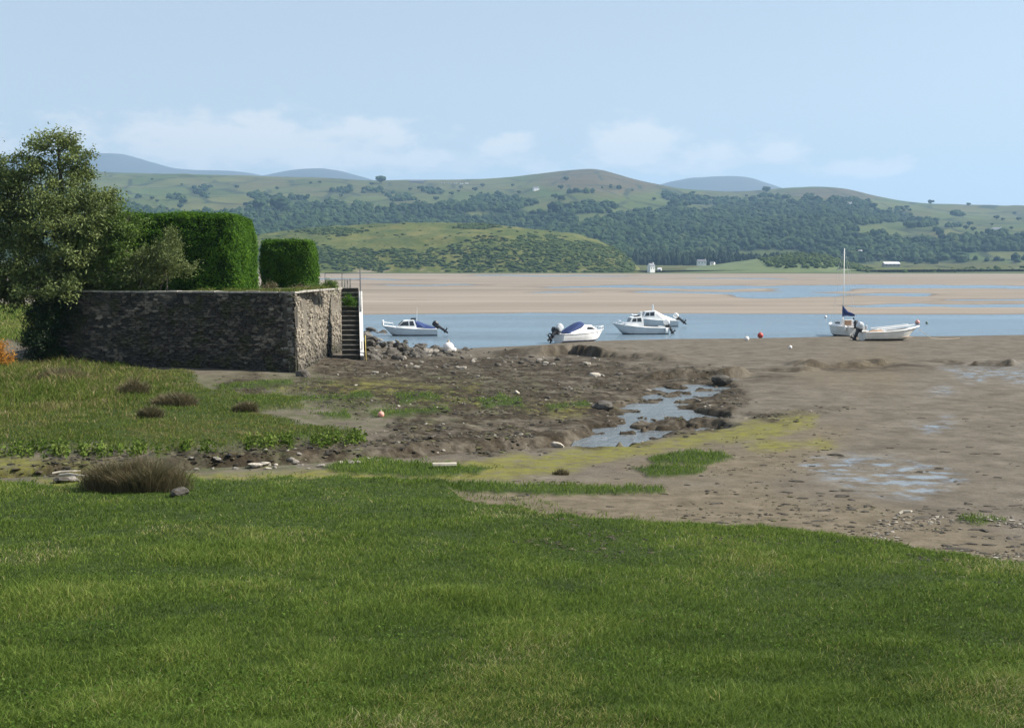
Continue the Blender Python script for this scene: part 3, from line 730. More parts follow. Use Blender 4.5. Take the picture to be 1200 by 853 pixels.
for k in range(70):
    px = r_.uniform(110, 1195); sk = np.interp(px, SKX, SKY); wt_ = np.interp(px, WTX, WTY)
    py = sk + 5 + (wt_ - sk - 4) * r_.random() ** .6
    place_tree(px, py, r_.uniform(4, 10), 'small dark tree dotted on the upper pasture of the far hill', 'small trees dotted over the upper hill pasture')

# ---- far buildings
M_white = material('whitewash', color=(.78, .77, .74), rough=.8, var=.06, scale=3)
M_slate = material('slate_roof', color=(.13, .135, .15), rough=.6, var=.2, scale=2)
M_greywall = material('grey_stone_wall', color=(.3, .29, .27), rough=.9, var=.25, scale=2)
M_paleroof = material('pale_sheet_roof', color=(.72, .70, .70), rough=.4, var=.06, scale=2)
M_dark = material('dark_pane', color=(.02, .022, .025), rough=.15)
def house(px, py, Y, w, d, h, rh, rz, wall, roof, label, cat='house', name='cottage', chim=True, nwin=3, z=None):
    p = on_hill(px, py) if Y is None else D(px, py, Y)
    e = empty(name, (p[0], p[1], p[2] - .4), rz, label, cat)
    m = MB(); m.slab([(-d / 2, -1.5), (d / 2, -1.5), (d / 2, h), (0, h + rh), (-d / 2, h)], -w / 2, w / 2)
    m.v = [(y, x, z) for x, y, z in m.v]; m.build('wall', wall, e)
    m = MB(); t = .18
    for s in (-1, 1):
        m.add([(-w / 2 - .25, s * (d / 2 + .3), h - .3 * rh / (d / 2) + .02), (w / 2 + .25, s * (d / 2 + .3), h - .3 * rh / (d / 2) + .02), (w / 2 + .25, 0, h + rh + .05), (-w / 2 - .25, 0, h + rh + .05),
               (-w / 2 - .25, s * (d / 2 + .3), h - .3 * rh / (d / 2) + .02 + t), (w / 2 + .25, s * (d / 2 + .3), h - .3 * rh / (d / 2) + .02 + t), (w / 2 + .25, 0, h + rh + .05 + t), (-w / 2 - .25, 0, h + rh + .05 + t)],
              [(0, 1, 2, 3), (4, 5, 6, 7), (0, 1, 5, 4), (1, 2, 6, 5), (2, 3, 7, 6), (3, 0, 4, 7)])
    r = m.build('roof', roof, e)
    if chim:
        m = MB(); m.box((w / 2 - .5, 0, h + rh + .35), (.7, .8, 1.4)); m.build('chimney', wall, r)
    for k in range(nwin):
        x = -w / 2 + w * (k + .5) / nwin
        m = MB(); m.box((x, -d / 2 - .02, h * .55), (.9, .06, 1.1)); m.build('window', M_dark, e)
    return e
house(763, 317.2, 1108, 5.2, 4.6, 4.6, 2.2, .5, M_white, M_slate, 'tall white cottage at the right foot of the headland by the sands', nwin=2)
house(773, 317.6, 1150, 3.4, 3, 2.2, 1.0, -.3, M_white, M_paleroof, 'tiny white hut just right of the cottage by the headland', 'hut', 'hut', False, 1)
house(822, 309.5, 1290, 9, 5, 3.2, 1.7, .12, M_white, M_slate, 'long low white house on the green mound before the conifers', nwin=3)
house(835, 310.6, 1295, 4.4, 4, 2.6, 1.2, -.5, M_white, M_slate, 'small white outbuilding right of the long low white house', 'outbuilding', 'outbuilding', False, 1)
house(1044, 311.5, 1330, 17, 9, 2.4, 1.9, .05, M_greywall, M_paleroof, 'broad barn with a pale roof among dark bushes behind the sands', 'barn', 'barn', False, 4)
house(1010, 297, None, 10, 6, 3, 1.8, .2, M_white, M_paleroof, 'white house half hidden in the dark woodland right of the mast', nwin=2)
house(488, 214.5, None, 38, 11, 5, 3.5, .06, M_greywall, M_slate, 'long grey farm building on the ridge beside dark trees', 'farm building', 'farm_building', False, 7)
house(628, 223.5, None, 13, 8, 5, 3, .4, M_white, M_slate, 'white farmhouse on the hill left of the brown summit', nwin=3)
house(313, 250.5, None, 15, 8, 4.5, 3, -.2, M_greywall, M_slate, 'grey hill house between two dark trees above the wood', nwin=3)
house(995, 240.5, None, 11, 7, 4, 2.5, .3, M_white, M_slate, 'white house on the slope below the rounded brown hill', nwin=2)
house(1168, 271, None, 16, 8, 4, 2.5, .1, M_white, M_slate, 'white house on the sloping pasture far right above the wood', nwin=3)
for k, (px, py) in enumerate([(519, 215.6), (527, 216), (534, 215.8), (541, 216.2), (547, 216)]):
    p = on_hill(px, py); e = empty('caravan', (p[0], p[1], p[2]), .1 * k, 'white caravan in the row on the ridge right of the farm', 'caravan', 'caravans in a row on the ridge')
    m = MB(); m.slab([(-4, .5), (4, .5), (4.2, 1.6), (3.8, 3.1), (-3.8, 3.1), (-4.2, 1.6)], -1.5, 1.5); m.build('body', M_white, e, bevel=.12)
    m = MB(); m.box((0, -1.53, 2.1), (5.5, .05, .8)); m.build('window', M_dark, e)
    m = MB(); m.box((0, 0, .2), (6, 2, .7)); m.build('chassis', M_slate, e)

# ------------------------------------------------------------------ haze
m = bpy.data.materials.new('haze'); m.use_nodes = True; t = NT(m.node_tree); t.n.remove(t.n['Principled BSDF'])
HAZE = 1.05e-4
v = t.new('ShaderNodeVolumePrincipled', {'Color': (.42, .68, 1.0, 1), 'Density': HAZE, 'Anisotropy': .15})
t.l.new(v.outputs[0], t.n['Material Output'].inputs['Volume'])
mb = MB(); mb.box((0, 5400, 400), (15000, 12400, 804)); o = mb.build('haze', m); tag(o, kind='stuff')
# ------------------------------------------------------------------ walled garden: retaining wall, steps, hedges
WT_Z = 4.72                                   # height of the wall top
def wpt(px, py, z): g = G(px, py, z); return np.array([g[0], g[1]])
L0 = wpt(50, 427, 1.15); C0 = wpt(345, 440, 0.85); C1 = wpt(400.5, 420, .85)
L2 = np.array([L0[0] - 1.5, 78.]); 
dr = C1 / np.linalg.norm(C1)                  # the steps climb straight away from the viewer
perp = np.array([dr[1], -dr[0]])
STW, NST, RUN = 1.0, 15, .29
S0 = C1 + perp * .02 - dr * .15               # foot of the steps, left side
S1 = S0 + dr * RUN * NST
C2 = C1 + dr * 11

def rubble_shader(t, p):
    P = t.obj(); n = t.noise(7, P, 6, .7); n2 = t.noise(1.1, P, 5, .6)
    c = t.ramp(t.attr('stone'), [(0, (.045, .042, .036)), (.4, (.122, .106, .083)), (.75, (.19, .166, .13)), (1, (.29, .255, .20))])
    mortar = t.ramp(n, [(.3, (.035, .03, .024)), (.7, (.10, .088, .068))])
    c = t.mix(t.attr('joint'), c, mortar)
    ren = t.ramp(n2, [(.3, (.11, .098, .078)), (.7, (.20, .18, .145))])
    c = t.mix(t.attr('render'), c, ren)
    c = t.mix(t.rng(n, .55, .72, 0, .5), c, (.06, .056, .05))
    c = t.mix(t.attr('damp'), c, (.035, .032, .028))  # damp foot and streaks, plus shade painted over the front face
    c = t.mix(t.math('MULTIPLY', t.attr('damp'), t.rng(n2, .5, .6, 0, .7)), c, (.045, .05, .016))
    t.l.new(c.outputs[2], p.inputs['Base Color']); p.inputs['Roughness'].default_value = .93; p.inputs['Specular IOR Level'].default_value = .2
    t.l.new(t.bump(n, .8, .02).outputs[0], p.inputs['Normal'])
M_rubble = material('rubble_stone', rubble_shader)

def rubble(name, A, B, z0, zt, parent, seed, tone=.5, thick=.5, batter=.10, step=.035, rend=.35, flare=0, shade_k=0.):
    """a wall face of rough coursed stones between plan points A and B"""
    L = np.linalg.norm(B - A); d = (B - A) / L; nrm = np.array([d[1], -d[0]])
    nu = int(L / step) + 1; nv = int((zt - z0) / step) + 1
    u, v = np.meshgrid(np.linspace(0, L, nu), np.linspace(0, zt - z0, nv))
    uu = u + .05 * (fbm(u / .3, v / .3, 2, seed) - .5); vv = v + .06 * (fbm(u / .5, v / .3, 2, seed + 1) - .5)
    ch = .13; cw = .30
    gy = vv / ch; gx = uu / cw
    f1 = np.full(u.shape, 9.); f2 = f1.copy(); cid = np.zeros(u.shape); 
    iy0 = np.floor(gy).astype(int); ix0 = np.floor(gx).astype(int)
    for a in (-1, 0, 1):
        for b in (-2, -1, 0, 1, 2):
            iy = iy0 + a; ix = ix0 + b
            px = ix + .5 + .5 * (iy % 2) + .9 * (_hash(ix, iy, seed) - .5); py = iy + .5 + .55 * (_hash(ix, iy, seed + 7) - .5)
            dd = np.hypot((gx - px) * 1.0, (gy - py) * 1.15); m1 = dd < f1
            f2 = np.where(m1, f1, np.minimum(f2, dd)); cid = np.where(m1, _hash(ix, iy, seed + 13), cid); f1 = np.where(m1, dd, f1)
    e = f2 - f1; joint = 1 - sstep(.04, .16, e)
    h = v / (zt - z0)
    rnd = sstep(.42, .62, fbm(u / 1.8, v / 1.0, 4, seed + 3) * .75 + .42 * h - (.35 - rend)) 
    disp = (sstep(0, .25, e) * .07 + (cid - .5) * .10) * (1 - .85 * rnd) + .05 * (fbm(u / .8, v / .8, 3, seed + 5) - .5) + .02 * (fbm(u / .12, v / .12, 2, seed + 6) - .5)
    foot = sstep(.45, 0., h) * .10 * (fbm(u / 1.2, v / .5, 3, seed + 8))
    off = batter * (1 - h) + disp + foot
    off = off * sstep(1.0, .985, h)
    u = u * (1 + flare * (batter * (1 - h) + .07 * sstep(1, .9, h)) / L)
    X = A[0] + d[0] * u + nrm[0] * off; Y = A[1] + d[1] * u + nrm[1] * off; Z = z0 + v
    damp = np.clip(1.15 * sstep(.42, .06, h + .25 * (fbm(u / 1.1, v / .6, 4, seed + 9) - .5)) + .55 * sstep(.6, .75, fbm(u / .35, v / 2.2, 3, seed + 10)) * sstep(.5, .95, h) + shade_k * sstep(.3, .5, fbm(u / .9, v / .7, 4, seed + 11)), 0, 1) * .85  # last term paints shade into the colour, on top of the damp
    V = np.stack([X, Y, Z], -1).reshape(-1, 3); q = grid_quads(nv, nu)
    # back skin so that the wall has thickness
    bk = np.array([[A[0] - nrm[0] * thick, A[1] - nrm[1] * thick, z0], [B[0] - nrm[0] * thick, B[1] - nrm[1] * thick, z0], [B[0] - nrm[0] * thick, B[1] - nrm[1] * thick, zt], [A[0] - nrm[0] * thick, A[1] - nrm[1] * thick, zt]])
    n0 = len(V); V = np.concatenate([V, bk]); tl = (nv - 1) * nu; tr = nv * nu - 1
    q = np.concatenate([q, [[n0, n0 + 3, n0 + 2, n0 + 1], [tl, tr, n0 + 2, n0 + 3], [0, tl, n0 + 3, n0], [nu - 1, n0 + 1, n0 + 2, tr]]])
    pad = lambda a: np.concatenate([a.ravel(), np.zeros(4)])
    return npmesh(name, V, quads=q, mat=M_rubble, parent=parent, smooth=False,
                  attrs={'stone': pad(np.clip(cid * 1.1 + tone - .5, 0, 1)), 'joint': pad(joint * .8), 'render': pad(rnd * .8), 'damp': pad(damp)})
gw = empty('retaining_wall', (0, 0, 0), 0, 'high rubble stone retaining wall holding up the garden with the hedges', 'wall')
rubble('front_face', L0 - (C0 - L0) / np.linalg.norm(C0 - L0) * .22, C0, .4, WT_Z, gw, 301, .26, rend=-.05, flare=1, shade_k=.75)  # darker stone tone and mask: the front's shade put into its colour
rubble('side_face', C0, C2, .3, WT_Z, gw, 331, .56, rend=.14)
rubble('end_face', L2, L0, .6, WT_Z, gw, 361, .3)
# big dressed stones tying the two faces together at the corner
M_quoin = material('quoin_stone', color=(.15, .138, .115), rough=.92, var=.5, scale=4, bump=.03)
_d1 = (C0 - L0) / np.linalg.norm(C0 - L0); _d2 = dr; _r = random.Random(9); _z = .62; _k = 0
while _z < WT_Z - .1:
    _h = min(_r.uniform(.17, .34), WT_Z - .02 - _z); hh_ = (_z + _h / 2 - .4) / (WT_Z - .4); o_ = .12 * (1 - hh_) + .02
    la, lb = (_r.uniform(.5, .75), _r.uniform(.25, .36)) if _k % 2 else (_r.uniform(.25, .36), _r.uniform(.5, .75))
    cx_ = C0 + _d1 * (o_ + _r.uniform(.0, .05)) - np.array([-_d1[1], _d1[0]]) * (o_ + _r.uniform(.0, .05))
    c_ = cx_ - _d1 * la / 2 + _d2 * lb / 2
    m = MB(); m.box((c_[0], c_[1], _z + _h / 2), (la, lb, _h - .02), math.atan2(_d1[1], _d1[0]) + _r.uniform(-.05, .05), _r.uniform(-.03, .03)); m.build('quoin', M_quoin, gw, bevel=.045)
    _z += _h; _k += 1
# flat coping stones along both edges
def coping(A, B, z, seed, w=.55):
    m = MB(); L = np.linalg.norm(B - A); d = (B - A) / L; nrm = np.array([d[1], -d[0]]); s = 0; r = random.Random(seed)
    while s < L - .1:
        l = min(r.uniform(.45, .95), L - s); c = A + d * (s + l / 2) - nrm * (w / 2 - .07 - r.uniform(-.02, .03))
        m.box((c[0], c[1], z + r.uniform(.035, .06)), (l - .025, w, .085), math.atan2(d[1], d[0]) + r.uniform(-.02, .02), r.uniform(-.012, .012)); s += l
    return m
M_cop = material('coping_stone', color=(.30, .28, .24), rough=.9, var=.35, scale=4, bump=.02)
coping(L0, C0 - (C0 - L0) / np.linalg.norm(C0 - L0) * .45, WT_Z, 1).build('coping', M_cop, gw, bevel=.015)
coping(C0, C1 + dr * .2, WT_Z, 2).build('coping', M_cop, gw, bevel=.015)
# upright cracks with old iron pipes down the side face
M_rust = material('rusty_iron', color=(.10, .06, .04), rough=.85, var=.4, scale=9)
# garden soil behind the wall
ter = MB(); P4 = [C0 + (L0 - C0) * .02 + np.array([-.2, .35]), C1 + np.array([-.35, .2]), C2 + np.array([-.35, 0]), L2 + np.array([.4, 0]), L0 + np.array([.4, .4])]
def garden_mesh():
    us = np.linspace(0, 1, 60); V = []
    for a in us:
        l = P4[4] + (P4[3] - P4[4]) * a; r = P4[0] + (P4[2] - P4[0]) * a
        for b in np.linspace(0, 1, 80):
            q = l + (r - l) * b; V.append((q[0], q[1], WT_Z - .02 + .12 * fbm(q[0] / .8, q[1] / .8, 3, 77)))
    return np.array(V)
def soil_sh(t, p):
    n = t.noise(1.5, t.pos(), 6, .7)
    t.l.new(t.ramp(n, [(.3, (.05, .07, .02)), (.5, (.09, .095, .035)), (.7, (.15, .12, .07))]).outputs[0], p.inputs['Base Color']); p.inputs['Roughness'].default_value = .95
gv = garden_mesh(); gs = npmesh('garden_ground', gv, quads=grid_quads(60, 80), mat=material('garden_soil', soil_sh)); tag(gs, kind='structure')

# ---- stone steps with a white stringer and handrails
M_step = material('weathered_step', color=(.16, .148, .128), rough=.9, var=.45, scale=3, bump=.02)
M_riser = material('dark_riser', color=(.035, .034, .024), rough=.95, var=.4, scale=4)  # flight in a much darker tone than the treads
M_wpaint = material('white_paint', color=(.66, .65, .62), rough=.6, var=.12, scale=5)
M_iron = material('dark_painted_iron', color=(.05, .055, .065), rough=.5, var=.3, scale=8)
z0 = .80; RISE = (WT_Z - z0) / NST
sa = math.atan2(dr[1], dr[0])
st = empty('garden_steps', (S0[0], S0[1], z0), sa, 'steep stone steps with a white stringer beside the retaining wall', 'steps')
# local frame: +x up the flight, -y to the right
m = MB()
for k in range(NST): m.box((RUN * (k + .5) , -STW / 2, RISE * (k + .5) - .6), (RUN * 1.0, STW, RISE + 1.2 - .045))
m.build('flight', M_riser, st)
for k in range(NST):
    m = MB(); m.box((RUN * (k + .5) - .03, -STW / 2, RISE * (k + 1) - .02), (RUN + .03, STW - .01, .05)); m.build('tread', M_step, st, bevel=.008)
ang = math.atan2(RISE, RUN); LL = math.hypot(RISE, RUN) * NST
m = MB()
xa, za, xb, zb = -.25, -.25, RUN * (NST - 2.6), RISE * (NST - 2.6)
m.slab([(xa, -.7), (xa, za + .42), (xb, zb + .42), (xb, -.7)], -STW - .19, -STW - .02); m.build('stringer_wall', M_rubble and M_step, st)
m = MB(); m.slab([(xa - .02, za + .425), (xa - .02, za + .50), (xb, zb + .50), (xb, zb + .425)], -STW - .205, -STW - .0); m.build('white_coping', M_wpaint, st, bevel=.01)
m = MB()
def rp(k, h): return (RUN * k, -STW - .11, RISE * k + h)
for k, h0, h1 in ((NST - 7, .3, 1.0), (NST - 2, .3, 1.05), (NST + .6, .2, 1.1), (.2, -.3, .95)):
    q = MB(); q.tube([rp(k, h0), rp(k, h1)], .025); q.build('rail_post', M_iron, st, smooth=True)
m.tube([rp(NST - 8, .85), rp(NST - 4, .95), rp(NST + .6, 1.08)], .024)
q = MB(); q.tube([rp(NST - 7, .55), rp(NST + .6, .62)], .018); q.build('lower_rail', M_iron, st, smooth=True)
m.build('handrail', M_iron, st, smooth=True)
m = MB()
zt = RISE * NST; x1 = RUN * NST + .35
for yy in (-STW - .11, -STW + .95, .0 + .95):
    m.tube([(x1, yy, zt - .1), (x1, yy, zt + .86)], .022)
m.tube([(x1, -STW - .11, zt + .86), (x1, .95, zt + .86)], .022); m.tube([(x1, -STW - .11, zt + .45), (x1, .95, zt + .45)], .013)
m.build('landing_rail', M_iron, st, smooth=True)
m = MB()
for k in range(4): m.box((x1 - .25 - .06 * k, -.52 + .16 * k, zt + .22), (.03, .09, .62), 0, .12)
m.build('gate_pale', material('grey_wood', color=(.33, .31, .27), rough=.9, var=.3, scale=6), st)
m = MB(); m.tube([(-.45, -STW - .34, -.3), (-.15, -STW - .3, .5), (-.05, -STW - .29, 1.35)], .03, 6); m.build('marker_pole', material('yellow_pole', color=(.42, .33, .08), rough=.7, var=.2), st, smooth=True)

# ---- clipped hedges
def leafcloud(P, N, size, seed, jitter=.6, aspect=.55):
    """small leaf faces at points P, roughly facing N"""
    r = np.random.default_rng(seed); n = len(P)
    N = N + jitter * r.normal(size=(n, 3)); N /= np.linalg.norm(N, axis=1)[:, None] + 1e-9
    a = np.cross(N, r.normal(size=(n, 3))); a /= np.linalg.norm(a, axis=1)[:, None] + 1e-9; b = np.cross(N, a)
    s = (size * (.6 + .8 * r.random(n)))[:, None] if np.ndim(size) == 0 else (size * (.6 + .8 * r.random(n)))[:, None]
    # a folded leaf: two triangles along the midrib with a lifted edge
    base = P - a * s; tip = P + a * s; e1 = P + b * s * aspect + N * s * .18; e2 = P - b * s * aspect + N * s * .18
    V = np.stack([base, e1, tip, e2], 1).reshape(-1, 3); i = np.arange(n) * 4
    T_ = np.concatenate([np.stack([i, i + 1, i + 2], 1), np.stack([i, i + 2, i + 3], 1)])
    return V, T_
M_hedge = leaf_mat('hedge_leaf', [(0, (.014, .036, .005)), (.5, (.056, .135, .010)), (.85, (.11, .21, .018)), (1, (.18, .28, .03))], transl=.3, nscale=1.2, spec=.1, rough=.7)
M_ivy = leaf_mat('ivy_leaf', [(0, (.008, .016, .005)), (.5, (.018, .036, .009)), (1, (.04, .065, .016))], transl=.15, nscale=1.2, spec=.2)
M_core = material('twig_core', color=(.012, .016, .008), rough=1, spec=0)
def hedge(name, c, sx, sy, h, rz, n, seed, label, cornerr=.72):
    e = empty(name, c, rz, label, 'hedge'); r = np.random.default_rng(seed)
    # rounded box: superellipse cross sections, a domed shoulder on top
    def surf(m):
        f = r.random(m); V = []; N = []
        w = np.array([sx * h, sx * h, sy * h, sy * h, sx * sy]); w = np.cumsum(w / w.sum()); k = np.searchsorted(w, f)
        a = r.random(m) * 2 - 1; b = r.random(m) * 2 - 1
        X = np.select([k == 0, k == 1, k == 2, k == 3], [a, a, -1, 1], a) * sx / 2; Y = np.select([k == 0, k == 1, k == 2, k == 3], [-1, 1, a, a], b) * sy / 2
        Z = np.where(k == 4, 1, (b + 1) / 2) * h
        P = np.stack([X, Y, Z], 1); q = P.copy(); rr = cornerr
        q[:, 0] = np.clip(q[:, 0], -sx / 2 + rr, sx / 2 - rr); q[:, 1] = np.clip(q[:, 1], -sy / 2 + rr, sy / 2 - rr); q[:, 2] = np.minimum(q[:, 2], h - rr * 1.5)
        d = P - q; d[:, 2] = np.maximum(d[:, 2], 0); ln = np.linalg.norm(d, axis=1)[:, None] + 1e-9; N = d / ln
        P2 = q + N * np.minimum(rr * np.array([1, 1, 1.5]), ln)
        return P2, N
    P, N = surf(n); w = fbm(P[:, 0] / .5 + P[:, 1] / .7, P[:, 2] / .5 + P[:, 1] / .9, 3, seed)
    P = P + N * (.22 * (w - .55) + .24 * (fbm(P[:, 0] / 1.7 + P[:, 1] / 2.1, P[:, 2] / 1.5 + P[:, 1] / 1.9, 2, seed + 4) - .5) + .05 * r.normal(size=n) + .09 * (r.random(n) < .02))[:, None]
    top = P[:, 2] > h * .93
    P[top, 2] += .10 * r.random(top.sum()) ** 2 * 1.6
    V, T_ = leafcloud(P, N + np.array([0, 0, .35]), .05, seed + 1, .55)
    tint = np.clip(.42 + .5 * (w - .5) + .16 * r.normal(size=n), 0, 1)
    npmesh('foliage', V, tris=T_, mat=M_hedge, parent=e, attrs={'tint': np.repeat(tint, 4)}, smooth=False)
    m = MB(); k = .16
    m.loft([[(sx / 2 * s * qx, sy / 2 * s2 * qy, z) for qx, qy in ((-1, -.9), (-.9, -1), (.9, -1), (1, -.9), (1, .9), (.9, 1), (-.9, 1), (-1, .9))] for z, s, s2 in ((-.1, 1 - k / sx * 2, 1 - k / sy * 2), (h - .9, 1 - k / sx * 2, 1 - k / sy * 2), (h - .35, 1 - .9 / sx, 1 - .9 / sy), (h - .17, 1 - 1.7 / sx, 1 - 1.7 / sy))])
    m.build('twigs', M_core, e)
    return e
gz = WT_Z + .03
hb = D(275, 345, 62.5)
hedge('clipped_hedge', (hb[0] - 4.05, 65.2, gz), 8.4, 5.4, 3.78, 0, 105000, 401, 'long tall clipped hedge on the garden wall with its sunlit right end')
hb2 = D(338, 338, 71)
hedge('clipped_hedge', (hb2[0] - .12, 72, gz), 2.95, 2.4, 2.6, -.03, 34000, 402, 'short square clipped hedge standing alone nearer the steps', .4)

# ------------------------------------------------------------------ broadleaf trees and shrubs
def grow(base, lobes, n_limb, seed, trunk_r=.2, stems=3, spread=.6):
    """limbs reaching into the crown lobes; returns tubes and twig points"""
    r = np.random.default_rng(seed); tubes = []; twigs = []
    wts = np.array([l[1].prod() for l in lobes]) ** .8; wts /= wts.sum()
    starts = []
    for s in range(stems):
        c = base + np.array([r.normal(0, .25), r.normal(0, .25), 0]); lobe = lobes[s % len(lobes)]
        top = lobe[0] + lobe[1] * np.array([r.normal(0, .15), r.normal(0, .15), .55])
        pts = []
        for t in np.linspace(0, 1, 9):
            p = c + (top - c) * t; p = p + np.array([math.sin(t * 5 + s), math.cos(t * 4 + s * 2), 0]) * .18 * t * (1 - t) * 3; pts.append(p)
        tubes.append((pts, [trunk_r * (1 - .86 * t) for t in np.linspace(0, 1, 9)])); starts += [(pts[k], trunk_r * (1 - .86 * k / 8)) for k in range(2, 9)]
    for k in range(n_limb):
        L = lobes[r.choice(len(lobes), p=wts)]
        d = r.normal(size=3); d /= np.linalg.norm(d); rad = r.random() ** .35
        e = L[0] + L[1] * d * rad
        j = min(range(len(starts)), key=lambda q: np.linalg.norm(starts[q][0] - e) + (3 if starts[q][0][2] > e[2] + .3 else 0) + r.random() * .8)
        s, sr = starts[j]; mid = (s + e) / 2 + np.array([r.normal(0, .12), r.normal(0, .12), .25 * np.linalg.norm(e - s) * .4])
        pts = [s, s * .55 + mid * .45, mid, mid * .4 + e * .6, e]; r0 = min(sr * .6, .055)
        tubes.append((pts, [r0, r0 * .8, r0 * .6, r0 * .4, r0 * .2])); starts.append((mid, r0 * .6))
        twigs.append((e, e - s)); twigs.append((mid * .4 + e * .6, e - s))
    return tubes, twigs
def tree(name, base, lobes, n_limb, n_leaf, lsize, mat, seed, label, cat='tree', stems=3, trunk_r=.2, clump=.34, trunk=True, shell=.35, cname='crown'):
    base = np.array(base, float); lobes = [(np.array(c, float), np.array(r, float)) for c, r in lobes]
    tubes, twigs = grow(base, lobes, n_limb, seed, trunk_r, stems)
    e = empty(name, base, 0, label, cat); r = np.random.default_rng(seed + 1)
    m = MB()
    for pts, rad in tubes: m.tube([p - base for p in pts], list(rad), 5)
    m.build('trunk', M_bark, e, smooth=True)
    k = r.integers(0, len(twigs), n_leaf); T0 = np.array([t[0] for t in twigs]); TD = np.array([t[1] for t in twigs]); TD /= np.linalg.norm(TD, axis=1)[:, None]
    cl = clump * (.6 + .9 * r.random(len(twigs)))
    P = T0[k] + r.normal(size=(n_leaf, 3)) * cl[k][:, None] * np.array([1, 1, .8]) * .75 + TD[k] * (r.random((n_leaf, 1)) - .3) * cl[k][:, None]
    N = r.normal(size=(n_leaf, 3)) * .7 + np.array([0, 0, .6])
    V, T_ = leafcloud(P - base, N, lsize, seed + 2, .5, .42)
    tint = np.clip(np.random.default_rng(seed + 3).random(len(twigs))[k] * .55 + .12 + .2 * r.random(n_leaf), 0, 1)
    npmesh(cname, V, tris=T_, mat=mat, parent=e, attrs={'tint': np.repeat(tint, 4)}, smooth=False)
    return e
def lobe(px, py, Y, rx, ry, dy=None):
    c = D(px, py, Y); s = Y / F; return (c, (rx * s, (dy if dy else rx * s * .8), ry * s))
M_willow = leaf_mat('willow_leaf', [(0, (.045, .068, .016)), (.5, (.12, .16, .04)), (.85, (.20, .24, .075)), (1, (.29, .32, .14))], transl=.28, nscale=.6, spec=.35)
M_bright = leaf_mat('bright_leaf', [(0, (.045, .08, .014)), (.5, (.09, .155, .025)), (1, (.17, .24, .045))], transl=.35, nscale=.8)
M_apple = leaf_mat('apple_leaf', [(0, (.06, .085, .02)), (.5, (.125, .16, .045)), (1, (.22, .25, .10))], transl=.3, nscale=.8)
YT = 61.5
tb = T(35, 418)
tree('broadleaf_tree', (D(88, 345, 63.5)[0], 63.5, gz),
     [lobe(52, 240, YT, 66, 52), lobe(20, 290, YT, 70, 62), lobe(64, 192, YT, 44, 34), lobe(66, 168, YT, 20, 20), lobe(44, 164, YT, 14, 16), lobe(10, 205, YT, 26, 22), lobe(100, 205, YT, 18, 24), lobe(112, 255, YT, 40, 42), lobe(95, 310, YT, 55, 36), lobe(-30, 240, YT, 50, 60), lobe(40, 330, YT, 70, 26), lobe(20, 205, YT, 32, 30), lobe(66, 338, YT - 1.5, 44, 16), lobe(0, 345, YT, 60, 18), lobe(-60, 320, YT, 60, 40), lobe(75, 270, YT - 1, 56, 50)],
     600, 90000, .082, M_willow, 501, 'big grey green broadleaf tree overhanging the left end of the stone wall', stems=4, trunk_r=.18, clump=.27)
YB = 61.2
tree('broadleaf_tree', (D(128, 345, YB)[0], YB, gz), [lobe(128, 290, YB, 36, 40), lobe(150, 262, YB, 16, 24), lobe(105, 300, YB, 26, 34), lobe(140, 322, YB, 30, 22), lobe(148, 248, YB, 8, 16)],
     120, 15000, .07, M_bright, 511, 'fresh green bushy tree between the big tree and the hedge', stems=3, trunk_r=.09, clump=.27)
YA = 60.7
tree('fruit_tree', (D(194, 346, YA)[0], YA, gz), [lobe(192, 300, YA, 26, 20), lobe(200, 282, YA, 12, 14), lobe(180, 318, YA, 22, 16), lobe(214, 316, YA, 16, 13)],
     90, 6500, .06, M_apple, 521, 'small airy fruit tree in front of the long hedge', stems=2, trunk_r=.05, clump=.22)
tree('fruit_tree', (D(166, 346, YA)[0], YA, gz), [lobe(164, 310, YA, 20, 18), lobe(160, 326, YA, 24, 14)],
     60, 4200, .06, M_apple, 523, 'lower rounded fruit tree just left of the airy one before the hedge', stems=2, trunk_r=.05, clump=.22)
YR = 82
tree('broadleaf_tree', (D(-25, 360, YR)[0], YR, 2.0), [lobe(-12, 235, YR, 34, 60), lobe(-8, 190, YR, 14, 28), lobe(-50, 260, YR, 50, 70)],
     110, 9000, .10, M_willow, 531, 'tree cut by the left edge of the photo behind the big tree', stems=3, trunk_r=.16, clump=.4)
# dark shrub hiding the end of the wall
ps = G(60, 427, 1.15); ps[1] -= .45
tree('ivy_bush', (ps[0] - .1, ps[1] - .15, 1.1), [((ps[0] - .1, ps[1] - .6, 2.6), (.75, .6, 1.7)), ((ps[0] + .7, ps[1] - .05, 3.7), (1.2, .3, .9)), ((ps[0] + .4, ps[1] - .1, 1.8), (.7, .35, .7))],
     110, 16000, .06, M_ivy, 541, 'dark ivy bush smothering the left end of the stone wall', 'bush', stems=3, trunk_r=.04, clump=.22)
# ragged plants on the wall top near the steps
def plant(px, py, Y, rx, ry, n, mat, seed, label, z=gz, name='wall_plant', ls=.045):
    tree(name, (D(px, py, Y)[0], Y, z), [lobe(px, py, Y, rx, ry)], 26, n, ls, mat, seed, label, 'plant', stems=2, trunk_r=.015, clump=.14)
pw1 = C0 + (C1 - C0) * .9
plant(387, 335, 67.5, 8, 5, 1400, M_bright, 551, 'bright green plant spilling over the wall top beside the steps')
M_dry = leaf_mat('dry_leaf', [(0, (.06, .05, .025)), (.5, (.12, .10, .05)), (1, (.2, .17, .09))], transl=.2)
plant(352, 339, 63.5, 14, 3, 1100, M_dry, 552, 'brown dry weeds along the wall top by the corner')
plant(368, 337, 65.5, 9, 3, 700, M_bright, 553, 'low green weeds on the wall top between dry weeds and bright plant')
plant(318, 336, 62.5, 8, 4, 600, M_dry, 554, 'bare twiggy weeds on the wall top below the square hedge')
